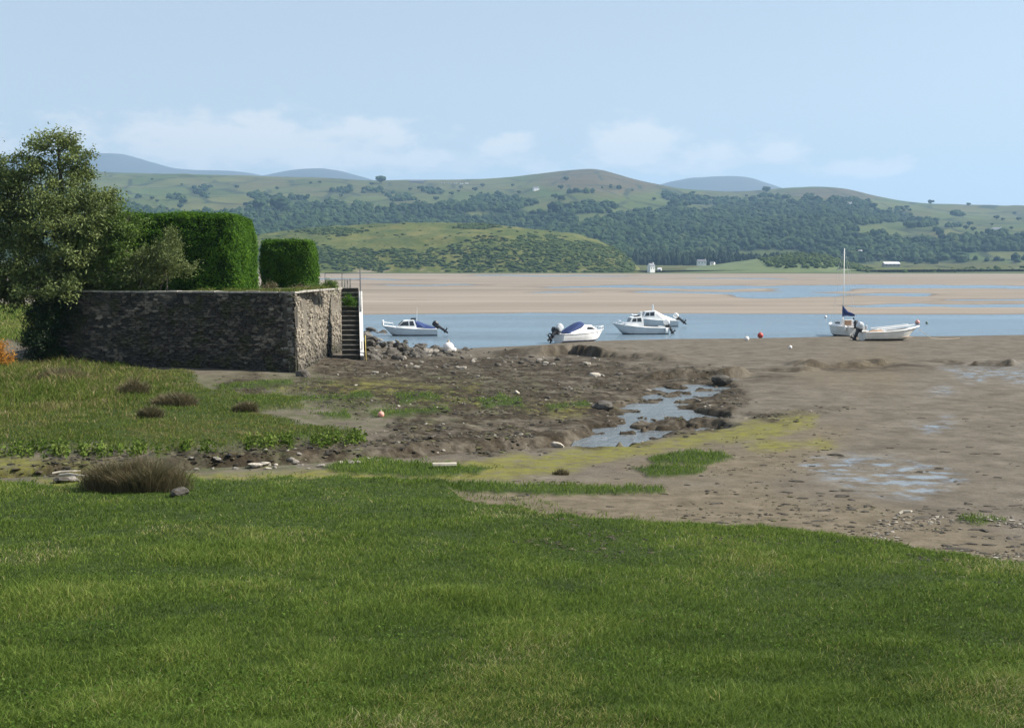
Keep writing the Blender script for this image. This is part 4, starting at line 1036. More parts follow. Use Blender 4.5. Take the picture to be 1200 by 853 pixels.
plant(410, 352, 71.5, 8, 7, 1100, M_hedge, 556, 'dark green plant hanging over the top of the steps', z=4.0)
# orange shrub at the edge of the frame
M_orange = leaf_mat('orange_leaf', [(0, (.22, .09, .015)), (.5, (.42, .19, .02)), (1, (.55, .30, .04))], transl=.2, nscale=2)
po = T(2, 435)
tree('orange_shrub', (po[0] - .1, po[1], po[2] - .05), [((po[0] - .15, po[1], po[2] + .85), (.5, .45, .7)), ((po[0] + .32, po[1] - .05, po[2] + .45), (.32, .3, .4)), ((po[0] - .6, po[1], po[2] + .5), (.5, .4, .5))],
     60, 4200, .045, M_orange, 561, 'bright orange bush at the left edge below the big tree', 'bush', stems=3, trunk_r=.03, clump=.17)
# ------------------------------------------------------------------ boats (local frame: +x to the bow, waterline at z = 0)
M_gel = material('white_gelcoat', color=(.80, .80, .78), rough=.4, var=.13, scale=1.6)
M_gel2 = material('grey_gelcoat', color=(.52, .55, .57), rough=.4, var=.08, scale=2)
M_cream = material('cream_gelcoat', color=(.70, .68, .62), rough=.45, var=.08, scale=2)
M_anti = material('antifouling', color=(.05, .06, .09), rough=.8, var=.3, scale=4)
M_antib = material('blue_antifouling', color=(.10, .14, .27), rough=.8, var=.3, scale=4)
M_glass = material('boat_window', color=(.03, .035, .04), rough=.12)
M_blue = material('blue_canvas', color=(.014, .035, .125), rough=.85, var=.2, scale=3)
M_whitec = material('white_canvas', color=(.72, .72, .70), rough=.85, var=.1, scale=3)
M_black = material('black_motor', color=(.02, .021, .024), rough=.45)
M_steel = material('steel_rail', color=(.7, .7, .7), rough=.3, metal=.8)
M_tanin = material('tan_interior', color=(.30, .20, .13), rough=.8, var=.2, scale=3)
M_alu = material('alloy_spar', color=(.78, .76, .70), rough=.45)
M_rope = material('rope', color=(.45, .4, .3), rough=.9)

class Hull:
    def __init__(s, L, B, free, sheer, draft=.22, rake=.45, full=.9):
        s.L, s.B, s.free, s.sheer, s.draft, s.rake, s.full = L, B, free, sheer, draft, rake, full
    def b(s, t): return s.B / 2 * (s.full + (1 - s.full) * min(1, t / .35)) * (1 - max(0, (t - .42) / .58) ** 2.3)
    def zs(s, t): return s.free + (s.sheer - s.free) * t ** 2.2
    def zk(s, t): return -s.draft + (s.draft + s.sheer * .45) * max(0, (t - .7) / .3) ** 2.2
    def x(s, t, z): return -s.L / 2 + s.L * t * 1.0 - s.rake * (1 - (z - s.zk(t)) / max(.05, s.zs(t) - s.zk(t))) * max(0, (t - .5) / .5) ** 1.5
    def t_of(s, x): return (x + s.L / 2) / s.L
    def section(s, t, inset=0):
        b = max(.012, s.b(t) - inset); zs, zk = s.zs(t), s.zk(t); zc = zk + (zs - zk) * .30
        pr = [(0, zk), (.45, zk + (zc - zk) * .38), (.84, zc), (.93, zc + (zs - zc) * .45), (1, zs)]
        R = [(s.x(t, z), -b * k, z) for k, z in pr[::-1]] + [(s.x(t, z), b * k, z) for k, z in pr[1:]]
        return R
    def shell(s, parent, mat, anti, wl=.08, n=20):
        ts = [i / (n - 1) for i in range(n)]
        m = MB(); m.loft([s.section(t) for t in ts], cap=False, closed=False)
        sec = s.section(0); m.add(sec, [tuple(range(len(sec)))])
        h = m.build('hull', mat, parent, smooth=False)
        if anti:
            m = MB(); Rg = []
            for t in ts:
                sec = [p for p in s.section(t)]; c = []
                for x, y, z in sec:
                    zz = min(z, wl); f = 1.0
                    c.append((x, y, zz))
                # keep only the bottom: clamp side points down to the boot line
                q = []
                for x, y, z in sec:
                    if z <= wl: q.append((x, y * 1.012, z - .006))
                    else:
                        q.append(None)
                lo = [k for k, v in enumerate(q) if v is not None]
                if lo:
                    a, b_ = lo[0], lo[-1]
                    def cut(k0, k1):
                        p, r = sec[k0], sec[k1]; u = (wl - r[2]) / (p[2] - r[2] + 1e-9); return tuple(r[i] + (p[i] - r[i]) * u * 1.0 for i in range(3))
                    L_ = cut(a - 1, a) if a > 0 else sec[a]; R_ = cut(b_ + 1, b_) if b_ < len(sec) - 1 else sec[b_]
                    mid = [q[k] for k in lo]; zk = min(v[2] for v in mid); km = min(range(len(mid)), key=lambda k: abs(mid[k][1]))
                    ring = [(L_[0], L_[1] * 1.012, L_[2]), mid[0], mid[km], mid[-1], (R_[0], R_[1] * 1.012, R_[2])]
                    Rg.append(ring)
            m.loft(Rg, cap=False, closed=False); m.build('antifouling', anti, h)
        return h
    def plate(s, parent, name, mat, t0, t1, dz=0., inset=.0, camber=.06, th=.04, n=12):
        """a deck between two stations"""
        m = MB(); top = []; 
        for i in range(n):
            t = t0 + (t1 - t0) * i / (n - 1); b = max(.01, s.b(t) - inset); z = s.zs(t) + dz; x = s.x(t, s.zs(t))
            top.append([(x, b * k, z + camber * (1 - k * k) * min(1, b * 1.5)) for k in (-1, -.5, 0, .5, 1)] + [(x, b * k, z - th) for k in (1, .5, 0, -.5, -1)])
        m.loft(top); return m.build(name, mat, parent)
    def strake(s, parent, mat, name='rubbing_strake', w=.035, dz=0):
        o = []
        for sd in (-1, 1):
            m = MB(); m.tube([(s.x(t, s.zs(t)), sd * (s.b(t) + .004), s.zs(t) + dz) for t in [i / 24 for i in range(25)]], w, 6); o.append(m.build(name, mat, parent))
        return o
    def floor(s, parent, mat, t0, t1, z):
        m = MB(); Rg = []
        for i in range(10):
            t = t0 + (t1 - t0) * i / 9; b = max(.02, s.b(t) * .86); x = -s.L / 2 + s.L * t; Rg.append([(x, -b, z), (x, b, z), (x, b, z - .03), (x, -b, z - .03)])
        m.loft(Rg); return m.build('cockpit_sole', mat, parent)
def outboard(parent, x, z, tilt, cowl_mat, s=1.0, y=0, name='outboard_motor'):
    """motor hung on the transom, leg swung up by tilt"""
    M = Matrix.Translation((x, y, z)) @ Matrix.Rotation(tilt, 4, 'Y') @ Matrix.Scale(s, 4)
    def fin(m): m.v = [tuple(M @ Vector(p)) for p in m.v]; return m
    m = MB(); m.loft([[(-.18 + .0 + a * lx, b_ * ly, zz) for a, b_ in ((-1, -.6), (-.6, -1), (.6, -1), (1, -.6), (1, .6), (.6, 1), (-.6, 1), (-1, .6))] for zz, lx, ly in ((.12, .15, .12), (.2, .21, .16), (.38, .22, .17), (.5, .19, .14), (.55, .10, .08))])
    e = MB(); e.loft([[(-.17 + a * lx, b_ * ly, zz) for a, b_ in ((-1, -.4), (0, -1), (1, -.4), (1, .4), (0, 1), (-1, .4))] for zz, lx, ly in ((.14, .12, .09), (-.35, .09, .05), (-.62, .085, .04), (-.85, .06, .02))])
    e.box((-.2, 0, -.4), (.34, .20, .02)); e.box((-.02, 0, .06), (.14, .22, .26)); e.tube([(-.02, 0, -.6), (-.42, 0, -.6)], .055, 8)
    o = fin(e).build(name, M_black, parent)
    fin(m).build('cowl', cowl_mat, o, bevel=0, smooth=False)
    p = MB()
    for k in range(3):
        a = k * 2.094; p.add([(-.44, 0, -.6), (-.42, .13 * math.cos(a) - .05 * math.sin(a), -.6 + .13 * math.sin(a) + .05 * math.cos(a)), (-.46, .15 * math.cos(a), -.6 + .15 * math.sin(a)), (-.48, .13 * math.cos(a) + .05 * math.sin(a), -.6 + .13 * math.sin(a) - .05 * math.cos(a))], [(0, 1, 2, 3)])
    fin(p).build('propeller', M_black, o)
    return o
def cabin(parent, prof, w0, w1, zlo, zhi, mat, wins, glass=M_glass, front=None):
    """cabin pulled across the beam from a side outline, leaning in towards the roof; wins are side window outlines"""
    wf = lambda z: w0 + (w1 - w0) * (z - zlo) / (zhi - zlo)
    m = MB(); m.slab(prof, lambda z: -wf(z), lambda z: wf(z)); c = m.build('cabin', mat, parent, bevel=.03)
    for wn in wins:
        for sd in (-1, 1):
            m = MB(); m.slab(wn, lambda z: sd * (wf(z) - .02), lambda z: sd * (wf(z) + .012)); m.build('window', glass, c)
    if front:
        (xa, za), (xb, zb) = front; nx, nz = (zb - za), -(xb - xa); ln = math.hypot(nx, nz); nx, nz = nx / ln * .02, nz / ln * .02
        if nx < 0: nx, nz = -nx, -nz
        ya, yb = wf(za) * .82, wf(zb) * .82
        for sd in (-1, 1):
            m = MB(); q = [(xa, sd * .05, za), (xa, sd * ya, za), (xb, sd * yb, zb), (xb, sd * .05, zb)]
            m.add([(x - nx, y, z - nz) for x, y, z in q] + [(x + nx, y, z + nz) for x, y, z in q], [(0, 1, 2, 3), (4, 5, 6, 7), (0, 1, 5, 4), (1, 2, 6, 5), (2, 3, 7, 6), (3, 0, 4, 7)]); m.build('windscreen', glass, c)
    return c
def bow_rail(H, parent, t0=.72, h=.35, mat=None):
    m = MB(); ts = [t0, .82, .9, .96, .995]
    L_ = [(H.x(t, H.zs(t)), -H.b(t) * .92, H.zs(t) + h) for t in ts]; R_ = [(x, -y, z) for x, y, z in L_][::-1]
    m.tube(L_ + R_, .018, 6)
    for q in L_[::2] + R_[::2]: m.tube([(q[0], q[1], q[2] - h), q], .015, 6)
    m.build('bow_rail', mat or M_steel, parent)
def fender(parent, x, y, z):
    m = MB(); m.lathe([(.02, -.25), (.09, -.2), (.1, 0), (.09, .2), (.02, .25)], (x, y, z), 10); m.build('fender', M_gel, parent, smooth=True)

def afloat(px, py, z=0.0): g = G(px, py, z); return (g[0], g[1], z)

# 1 — cabin cruiser by the steps, bow to the left, blue sheet over the cockpit
b = empty('cabin_cruiser', afloat(480, 393.2), math.pi + .10, 'grey hulled cabin cruiser afloat with a blue cockpit sheet and tall aerial', 'boat')
H = Hull(4.75, 1.9, .58, .88, .2, .55); H.shell(b, M_gel2, M_anti, .10); H.plate(b, 'foredeck', M_gel, .42, .99); H.strake(b, M_gel)
H.plate(b, 'side_deck', M_gel, 0.0, .44, camber=.0, dz=-.02)
cabin(b, [(-.62, .5), (1.42, .62), (1.0, .86), (.52, 1.32), (-.35, 1.38), (-.55, .9)], .74, .58, .5, 1.38, M_gel, [[(.92, .88), (.55, 1.22), (.12, 1.26), (.08, .88)], [(-.0, .88), (-.0, 1.26), (-.30, 1.28), (-.42, .88)]], front=((.98, .93), (.58, 1.27)))
m = MB(); m.loft([[(-.5, -.66, .72), (-.5, -.45, 1.2), (-.5, .0, 1.34), (-.5, .45, 1.2), (-.5, .66, .72)], [(-1.3, -.76, .66), (-1.3, -.4, .92), (-1.3, 0, 1.02), (-1.3, .4, .92), (-1.3, .76, .66)], [(-2.25, -.8, .60), (-2.25, -.4, .66), (-2.25, 0, .70), (-2.25, .4, .66), (-2.25, .8, .60)]], closed=False, cap=False)
m.build('cockpit_cover', M_blue, b)
m = MB(); m.loft([[(x, y, 1.37 + h) for y, h in ((-.35, .0), (-.2, .16), (.2, .16), (.35, 0))] for x in (-.1, -.3, -.55)], cap=True); m.build('folded_hood', M_black, b)
m = MB(); m.tube([(-.62, .3, 1.2), (-.66, .3, 2.45)], .02, 6, .01); m.build('aerial', M_gel, b)
outboard(b, -2.42, .62, .95, M_black, 1.15); bow_rail(H, b, .8, .3, M_gel); fender(b, 2.3, 0, 1.12)

# 2 — dark-canopied white cuddy boat on the shore, bow to the right
pb = T(676, 399)
b = empty('cuddy_boat', (81 / F * 97.6, 97.6, .12), .6, 'white cuddy boat with a bright blue canopy aground at the water edge', 'boat')
H = Hull(4.5, 1.8, .62, .86, .16, .4); H.shell(b, M_gel, M_antib, .10); H.strake(b, M_gel2, w=.03); H.plate(b, 'foredeck', M_gel, .40, .99, camber=.1); H.plate(b, 'side_deck', M_gel, 0, .42, camber=0, dz=-.02)
cabin(b, [(-.75, .55), (1.35, .68), (1.08, .98), (.65, 1.24), (-.05, 1.26), (-.4, 1.02), (-1.5, .72), (-1.5, .55)], .70, .50, .55, 1.26, M_gel, [[(.95, .92), (.62, 1.10), (.22, 1.12), (.12, .90)]])
m = MB(); Rg = []
for x, zt, w in ((-1.72, .70, .66), (-1.25, 1.02, .64), (-.75, 1.32, .58), (-.35, 1.50, .52), (-.08, 1.52, .46), (.04, 1.30, .42)):
    zb = .66 + max(0, (x + 1.6)) * .36
    Rg.append([(x, -w, zb), (x, -w * .8, zb + (zt - zb) * .75), (x, 0, zt), (x, w * .8, zb + (zt - zb) * .75), (x, w, zb)])
m.loft(Rg); m.build('canopy', M_blue, b)
outboard(b, -2.28, .66, .85, M_gel2, 1.3); outboard(b, -2.26, .58, .35, M_black, .95, .45, 'spare_motor'); bow_rail(H, b, .93, .28, M_gel)
# 3 — long open-cockpit boat with forward cabin, bow to the left
b = empty('fishing_boat', afloat(749, 391.5), math.pi + .16, 'grey fishing boat with a forward wheelhouse and white motor, nearer of the moored pair', 'boat')
H = Hull(5.0, 1.95, .56, 1.02, .2, .6); H.shell(b, M_gel2, M_anti, .08); H.strake(b, M_gel); H.plate(b, 'foredeck', M_gel, .56, .99); H.floor(b, M_cream, .03, .6, .2)
cabin(b, [(-.25, .5), (1.55, .75), (1.42, 1.02), (1.0, 1.1), (.82, 1.5), (-.05, 1.58), (-.2, 1.4)], .72, .56, .5, 1.58, M_gel, [[(.82, 1.12), (.72, 1.40), (.42, 1.43), (.42, 1.12)], [(.34, 1.12), (.34, 1.43), (0, 1.46), (-.06, 1.12)]], front=((.99, 1.13), (.85, 1.44)))
m = MB(); m.box((-.12, 0, 1.78), (.16, .5, .4)); m.build('roof_locker', M_gel, b, bevel=.04)
m = MB(); m.loft([[(.05, -.3, 1.6), (.05, 0, 1.72), (.05, .3, 1.6)], [(.5, -.3, 1.56), (.5, 0, 1.62), (.5, .3, 1.56)]]); m.build('roof_hatch', M_black, b)
m = MB(); m.box((-2.05, 0, .62), (.3, 1.3, .12)); m.build('stern_bench', M_gel, b, bevel=.02)
outboard(b, -2.52, .62, .55, M_gel, 1.15); bow_rail(H, b, .8, .28); fender(b, -2.2, -.98, .35); fender(b, -2.2, .98, .35)
# 4 — behind: boat with high post and white sheet
b = empty('cabin_boat', afloat(766, 382.6), math.pi + .06, 'white cabin boat with a tall post and sloping white sheet, farther of the moored pair', 'boat')
H = Hull(4.7, 1.9, .62, .98, .2, .5); H.shell(b, M_gel2, M_anti, .08); H.strake(b, M_gel); H.plate(b, 'foredeck', M_gel, .5, .99); H.plate(b, 'side_deck', M_gel, 0, .52, camber=0, dz=-.02)
cabin(b, [(-.05, .6), (1.5, .75), (1.2, 1.05), (.95, 1.5), (-.05, 1.58)], .72, .58, .6, 1.58, M_gel, [[(1.0, 1.08), (.86, 1.40), (.55, 1.42), (.55, 1.08)], [(.47, 1.08), (.47, 1.42), (.05, 1.46), (.05, 1.08)]], front=((1.17, 1.1), (.99, 1.44)))
m = MB(); m.slab([(-.02, 1.5), (.2, 1.5), (.16, 2.15), (.06, 2.2)], -.16, .16); m.build('post', M_gel, b, bevel=.03)
m = MB(); m.loft([[(-.06, -.7, .7), (-.06, -.5, 1.45), (-.06, 0, 1.62), (-.06, .5, 1.45), (-.06, .7, .7)], [(-1.0, -.74, .66), (-1.0, -.45, 1.0), (-1.0, 0, 1.12), (-1.0, .45, 1.0), (-1.0, .74, .66)], [(-2.1, -.76, .64), (-2.1, -.4, .7), (-2.1, 0, .74), (-2.1, .4, .7), (-2.1, .76, .64)]], closed=False, cap=False); m.build('cockpit_cover', M_whitec, b)
outboard(b, -2.4, .68, .9, M_gel, 1.15); bow_rail(H, b, .85, .25)
# 5 — small sailing cruiser seen from astern, aground
ps_ = T(997, 394)
b = empty('sailing_boat', (ps_[0], ps_[1] + 2.3, .16), math.pi / 2 + .22, 'small sailing boat seen from astern with a bare mast and blue sail cover', 'boat')
H = Hull(4.9, 2.0, .72, .9, .3, .5, .82); H.shell(b, M_cream, M_anti, .02); H.strake(b, M_gel); H.plate(b, 'foredeck', M_gel, .35, .99, camber=.12); H.plate(b, 'side_deck', M_gel, 0, .1, camber=0)
H.floor(b, M_tanin, .08, .4, .45)
cabin(b, [(-.75, .6), (1.2, .75), (.9, 1.05), (.3, 1.22), (-.75, 1.28)], .66, .5, .6, 1.28, M_gel, [[(.5, .92), (.4, 1.06), (-.4, 1.08), (-.4, .92)]])
m = MB(); m.box((-.765, 0, 1.02), (.03, .62, .42)); m.build('companionway', M_tanin, b)
mb_ = MB(); mb_.tube([(.15, 0, 1.2), (.15, 0, 7.35)], .045, 8, .03); mast = mb_.build('mast', M_alu, b, smooth=True)
m = MB(); m.box((.15, 0, 5.55), (.05, 1.15, .05)); m.build('spreader', M_alu, mast)
m = MB()
for p in ((.1, .85, .8), (.1, -.85, .8)): m.tube([(.15, 0, 7.3), (.15, .57 * (1 if p[1] > 0 else -1), 5.55), p], .006, 4)
m.tube([(.15, 0, 7.3), (2.3, 0, .95)], .006, 4); m.tube([(.15, 0, 7.3), (-2.4, 0, .75)], .006, 4); m.build('rigging', M_steel, mast)
m = MB(); m.tube([(.1, 0, 1.75), (-2.0, 0, 1.68)], .035, 8); m.build('boom', M_alu, b)
m = MB(); m.loft([[(x, r_ * math.cos(a), z + h_ * math.sin(a)) for a in [k * math.pi / 4 for k in range(8)]] for x, z, r_, h_ in ((.22, 2.0, .06, .62), (.05, 1.95, .13, .42), (-.6, 1.8, .16, .2), (-1.4, 1.74, .13, .15), (-1.95, 1.7, .05, .07))]); m.build('sail_cover', M_blue, b, smooth=True)
outboard(b, -2.52, .72, .25, M_black, 1.0, .25)
m = MB(); m.box((-2.5, -.35, .55), (.06, .35, .5)); m.build('rudder', M_gel, b); fender(b, -2.1, -.95, .62); fender(b, -2.1, .95, .62)
# 6 — open dory on the mud, bow to the right
pd = T(1045, 399.5)
b = empty('open_dory', (pd[0] + .1, pd[1] + .7, pd[2] + .12), .10, 'open white dory aground on the mud with a big dark outboard motor', 'boat')
H = Hull(4.6, 1.85, .55, .98, .16, .75, .92); H.shell(b, M_cream, M_anti, -.05); H.strake(b, M_gel, w=.05); H.floor(b, M_tanin, .02, .86, .18); H.plate(b, 'foredeck', M_gel, .80, .99, camber=.05)
m = MB()
for t in (.16, .45, .66): x = -H.L / 2 + H.L * t; m = MB(); m.box((x, 0, .46 + .16 * t), (.3, H.b(t) * 1.86, .06)); m.build('thwart', M_tanin if t < .3 else M_gel, b)
for y, z0_, x0 in ((-.55, .74, -1.5), (.5, .80, -1.4), (.2, .78, -1.0)):
    m = MB(); m.tube([(x0, y, z0_), (x0 + 3.0, y * .8, z0_ + .32)], .035, 6); m.build('oar', M_gel, b)
m = MB(); m.loft([[(x, -.45 * w_, .55), (x, 0, .55 + .22 * w_), (x, .45 * w_, .55)] for x, w_ in ((-1.7, .5), (-1.2, 1), (-.6, .6))]); m.build('folded_sheet', M_tanin, b)
outboard(b, -2.42, .60, .42, M_gel2, 1.2); m = MB(); m.lathe([(.02, 0), (.09, .05), (.09, .3), (.03, .34)], (-2.05, -.2, .75), 10); m.build('fuel_can', M_gel2, b)
m = MB(); m.tube([(2.25, 0, .8), (3.2, -.2, .05), (4.6, .3, -.08), (6.2, 1.2, -.06)], .018, 5); m.build('bow_line', M_rope, b)

# ------------------------------------------------------------------ buoys
def buoy(px, py, r, mat, label, z=None, squash=1.0, loc=None):
    p = T(px, py) if z is None else afloat(px, py, z)
    e = empty('buoy', (p[0], p[1], p[2]), random.random(), label, 'buoy')
    m = MB(); n = 12; m.lathe([(max(.01, r * math.sin(k * math.pi / n)), r * squash * (1 - math.cos(k * math.pi / n)) - .12 * r) for k in range(n + 1)], (0, 0, 0), 18); m.build('float', mat, e, smooth=True)
    m = MB(); m.tube([(0, 0, r * 1.8 * squash), (0, 0, r * 2.12 * squash)], r * .22, 8); m.tube([(-r * .16, 0, r * 2.1 * squash), (0, 0, r * 2.35 * squash), (r * .16, 0, r * 2.1 * squash)], r * .07, 6); m.build('mooring_eye', M_rope, e)
M_bw = material('white_buoy', color=(.74, .71, .68), rough=.5, var=.12, scale=6); M_br = material('red_buoy', color=(.42, .06, .04), rough=.55, var=.2, scale=6); M_bo = material('pink_buoy', color=(.62, .30, .24), rough=.6, var=.15, scale=6); M_bg = material('green_buoy', color=(.08, .13, .07), rough=.6); M_bd = material('dark_buoy', color=(.05, .05, .05), rough=.6)
buoy(525.5, 413, .37, M_bw, 'large round white buoy stranded at the end of the rock pile')
buoy(532, 412.5, .16, M_bw, 'tiny white float lying against the large white buoy')
buoy(875, 399.5, .19, M_bw, 'white buoy lying on the mud left of the red buoy')
buoy(891, 396, .24, M_br, 'red buoy on the shore between the moored pair and the sailing boat')
buoy(967.5, 372.8, .16, M_bw, 'small white buoy floating left of the mast', 0.)
buoy(926, 409, .13, M_bw, 'small white float on the mud below the red buoy')
buoy(1075, 380, .24, M_bo, 'faded red buoy floating above the bow of the dory', 0.)
buoy(1086, 379.6, .13, M_bg, 'small dark green buoy floating right of the faded red one', 0.)
buoy(1000.5, 374.2, .11, M_bd, 'tiny dark buoy floating just right of the mast', 0.)
buoy(446.5, 489, .11, M_bo, 'pinkish float lying on the mud below the wall corner')
# ------------------------------------------------------------------ rocks, weed lumps, driftwood
def rock_shader(c0, c1, moss=None):
    def b(t, p):
        P = t.obj(); n = t.noise(3.5, P, 6, .7)
        c = t.ramp(n, [(.3, c0), (.7, c1)])
        if moss:
            nz = t.new('ShaderNodeSeparateXYZ', {0: (t.new('ShaderNodeNewGeometry'), 1)})
            c = t.mix(t.math('MULTIPLY', t.rng(t.noise(2, P, 4), .45, .6), .7), c, moss)
        t.l.new(_c(c)[0].outputs[_c(c)[1]], p.inputs['Base Color']); p.inputs['Roughness'].default_value = .9; p.inputs['Specular IOR Level'].default_value = .25
        t.l.new(t.bump(n, .9, .05).outputs[0], p.inputs['Normal'])
    return b
M_rockd = material('dark_rock', rock_shader((.045, .04, .035), (.16, .145, .125), (.035, .03, .018)))
M_rockg = material('grey_rock', rock_shader((.15, .135, .115), (.34, .31, .265)))
M_rockl = material('pale_stone', rock_shader((.34, .30, .24), (.56, .51, .43)))
def rock_mesh(seed, flat=.6, mat=None, rough=.5):
    r = np.random.default_rng(seed); V = IV2.copy()
    for k in range(9):                      # chop planes for angular faces
        d = r.normal(size=3); d /= np.linalg.norm(d); c = .5 + .35 * r.random(); h = V @ d; V = V - np.maximum(h - c, 0)[:, None] * d * (.75 + .25 * rough)
    V = V * np.array([1.15, .85, flat]) + .035 * r.normal(size=V.shape)
    me = npmesh('rock', V, tris=IF2, mat=mat, smooth=False); return me
protos = {}
def rock_at(kind, x, y, s, label, group=None, name='stone', cat='rock', sink=.25, flat=None, tilt=.25, z=None):
    key = (kind, random.randrange(7))
    mat = {'d': M_rockd, 'g': M_rockg, 'l': M_rockl}[kind]
    if key not in protos:
        o = rock_mesh(700 + 13 * key[1] + ord(kind), [.45, .6, .8, .4, .7, .5, .55][key[1]] if kind != 'l' else [.3, .4, .5, .28, .6, .35, .45][key[1]], mat); protos[key] = o.data
    else:
        o = bpy.data.objects.new('rock', protos[key]); COL.objects.link(o)
    o.name = name; zz = float(zfull(np.array([x]), np.array([y]))[0]) if z is None else z
    o.location = (x, y, zz + s * (.45 - sink)); sc = s * random.uniform(.85, 1.2)
    o.scale = (sc, sc * random.uniform(.8, 1.1), sc * (flat or random.uniform(.8, 1.1))); o.rotation_euler = (random.uniform(-tilt, tilt), random.uniform(-tilt, tilt), random.uniform(0, 6.28))
    return tag(o, label, cat, group)
R = random.Random(31); random.seed(77)
# dark rip-rap beside the steps
for k in range(150):
    px = 429 + 125 * R.random() ** 1.25; top = np.interp(px, [428, 440, 465, 500, 525, 560], [397, 396, 402, 406, 410, 409]); bot = np.interp(px, [428, 470, 520, 560], [424, 422, 418, 415])
    py = top + (bot - top) * R.random() ** 1.2; p = T(px, py)
    s = R.uniform(.16, .5) * np.interp(px, [430, 470, 560], [1.15, .9, .5])
    up = max(0, 1 - (px - 428) / 70) * max(0, 1 - (py - top) / 16) * .75
    rock_at('d' if R.random() < .85 else 'g', p[0], p[1], s, 'dark angular boulder in the rock pile right of the steps', 'boulders heaped beside the steps', name='boulder', cat='boulder', tilt=.6, z=p[2] + up)
# pale and grey stones strewn over the weed
for k in range(85):
    if R.random() < .45: px, py = R.uniform(455, 600), R.uniform(411, 432)
    elif R.random() < .6: px, py = R.gauss(640, 28), R.gauss(424, 4)
    else: px, py = R.uniform(430, 860), R.uniform(418, 470)
    p = T(px, py); rock_at('l' if R.random() < .12 else ('g' if R.random() < .5 else 'd'), p[0], p[1], R.uniform(.07, .22), 'small stone strewn over the brown weedy mud', 'stones strewn over the weedy mud', cat='stone')
for k in range(85):
    px = R.uniform(180, 470); py = np.interp(px, [180, 300, 470], [547, 541, 533]) + R.gauss(0, 6)
    p = T(px, py); rock_at('l' if R.random() < .3 else 'g', p[0], p[1], R.uniform(.04, .12), 'small stone lying in the bed of the little creek', 'stones in the creek bed', cat='stone')
for px, py, s, kd, lab in [(192, 544, .24, 'l', 'pale upright stone in the creek bed just right of the dark rush clump'), (272, 540, .26, 'l', 'flat pale slab in the creek bed below the green turf'), (298, 548, .26, 'l', 'longest pale slab at the near side of the creek bed'), (308, 546, .2, 'l', 'pale slab lying against the longest slab in the creek'),
                           (332, 540, .17, 'g', 'grey flat stone in the middle of the creek bed'), (654, 524, .2, 'l', 'pale flat slab tilted at the lower end of the creek pools'), (687, 428, .34, 'l', 'pale pointed stone under the dark mud bank'), (697, 441, .3, 'l', 'long pale flat stone on the mud under the bank'), (541, 433, .3, 'l', 'flat pale stone alone on the brown weed'), 
                           (210, 588, .24, 'd', 'rounded grey stone half sunk in the grass by the rush clump'), (72, 566, .26, 'd', 'grey boulder on the algae strip left of the rush clump'), (86, 565, .2, 'g', 'second grey boulder with sticks beside it on the algae strip'), (4, 556, .5, 'd', 'dark boulder cut by the left edge of the photo'), (356, 441, .3, 'd', 'dark boulder at the foot of the wall corner'),
                           (706, 479, .45, 'd', 'dark weed covered boulder at the left side of the creek pools'), (845, 450, .5, 'd', 'dark boulder under the mud bank at the head of the creek')]:
    p = T(px, py); rock_at(kd, p[0], p[1], s, lab, tilt=.15, sink=.2)
M_drift = material('driftwood', color=(.40, .36, .29), rough=.9, var=.25, scale=5, bump=.01)
def stick(px, py, L, rz, r, label, plank=False, name='driftwood'):
    p = T(px, py); z = float(zfull(np.array([p[0]]), np.array([p[1]]))[0]); m = MB()
    if plank: m.loft([[(x, -r * 1.2, -.0), (x, r * 1.2, 0), (x, r, r * .8), (x, -r, r * .7)] for x in (-L / 2, -L / 6, L / 5, L / 2)])
    else: m.tube([(-L / 2, 0, 0), (-L / 5, r, r), (L / 5, -r, r * 1.5), (L / 2, r * 2, r)], [r, r * 1.1, r * .8, r * .4], 7)
    o = m.build(name, M_drift, smooth=False); o.location = (p[0], p[1], z + r * .4 + .06); o.rotation_euler = (0, 0, rz); tag(o, label, 'driftwood')
stick(521, 551, .58, .12, .07, 'white weathered plank lying in the green weed at the centre', True)
stick(87, 563, .9, -.5, .035, 'bare pale branch lying over the grey boulders by the algae')
stick(78, 558, .6, .3, .025, 'short pale stick behind the grey boulders by the algae')
stick(1062, 607, .3, .2, .03, 'tiny pale stick on the tan mud right of centre')
# dark lumps of seaweed dotted over the flats
M_weed = material('seaweed', color=(.04, .032, .02), rough=.8, var=.5, scale=12, bump=.02)
r0 = np.random.default_rng(41); wp = []
for k in range(6):
    V = IV2 * (1 + .5 * (r0.random((len(IV2), 1)) - .5)) * np.array([1.2, .8, .28]) ; wp.append(npmesh('seaweed_clump', V, tris=IF2, mat=M_weed, smooth=False))
for o in wp: COL.objects.unlink(o)
for k in range(200):
    if k < 150: px, py = R.uniform(820, 1230), 470 + 160 * R.random() ** .9
    elif k < 190: px, py = R.uniform(1040, 1220), R.uniform(605, 655)
    else: px, py = R.uniform(600, 900), R.uniform(560, 610)
    if py > np.interp(px, [545, 640, 800, 960, 1020, 1100, 1200], [586, 602, 615, 625, 634, 645, 660]) - 4: continue
    p = T(px, py); o = bpy.data.objects.new('seaweed_clump', R.choice(wp).data); COL.objects.link(o); s = R.uniform(.025, .085) * (1.5 if R.random() < .15 else .9)
    o.location = (p[0], p[1], float(zfull(np.array([p[0]]), np.array([p[1]]))[0]) + s * .08); o.scale = (s * R.uniform(.9, 1.9), s, s * R.uniform(.7, 1.3)); o.rotation_euler = (0, 0, R.gauss(0, .5))
    tag(o, 'dark clump of seaweed on the bare mud flat', 'seaweed', 'seaweed clumps dotted over the mud flat')

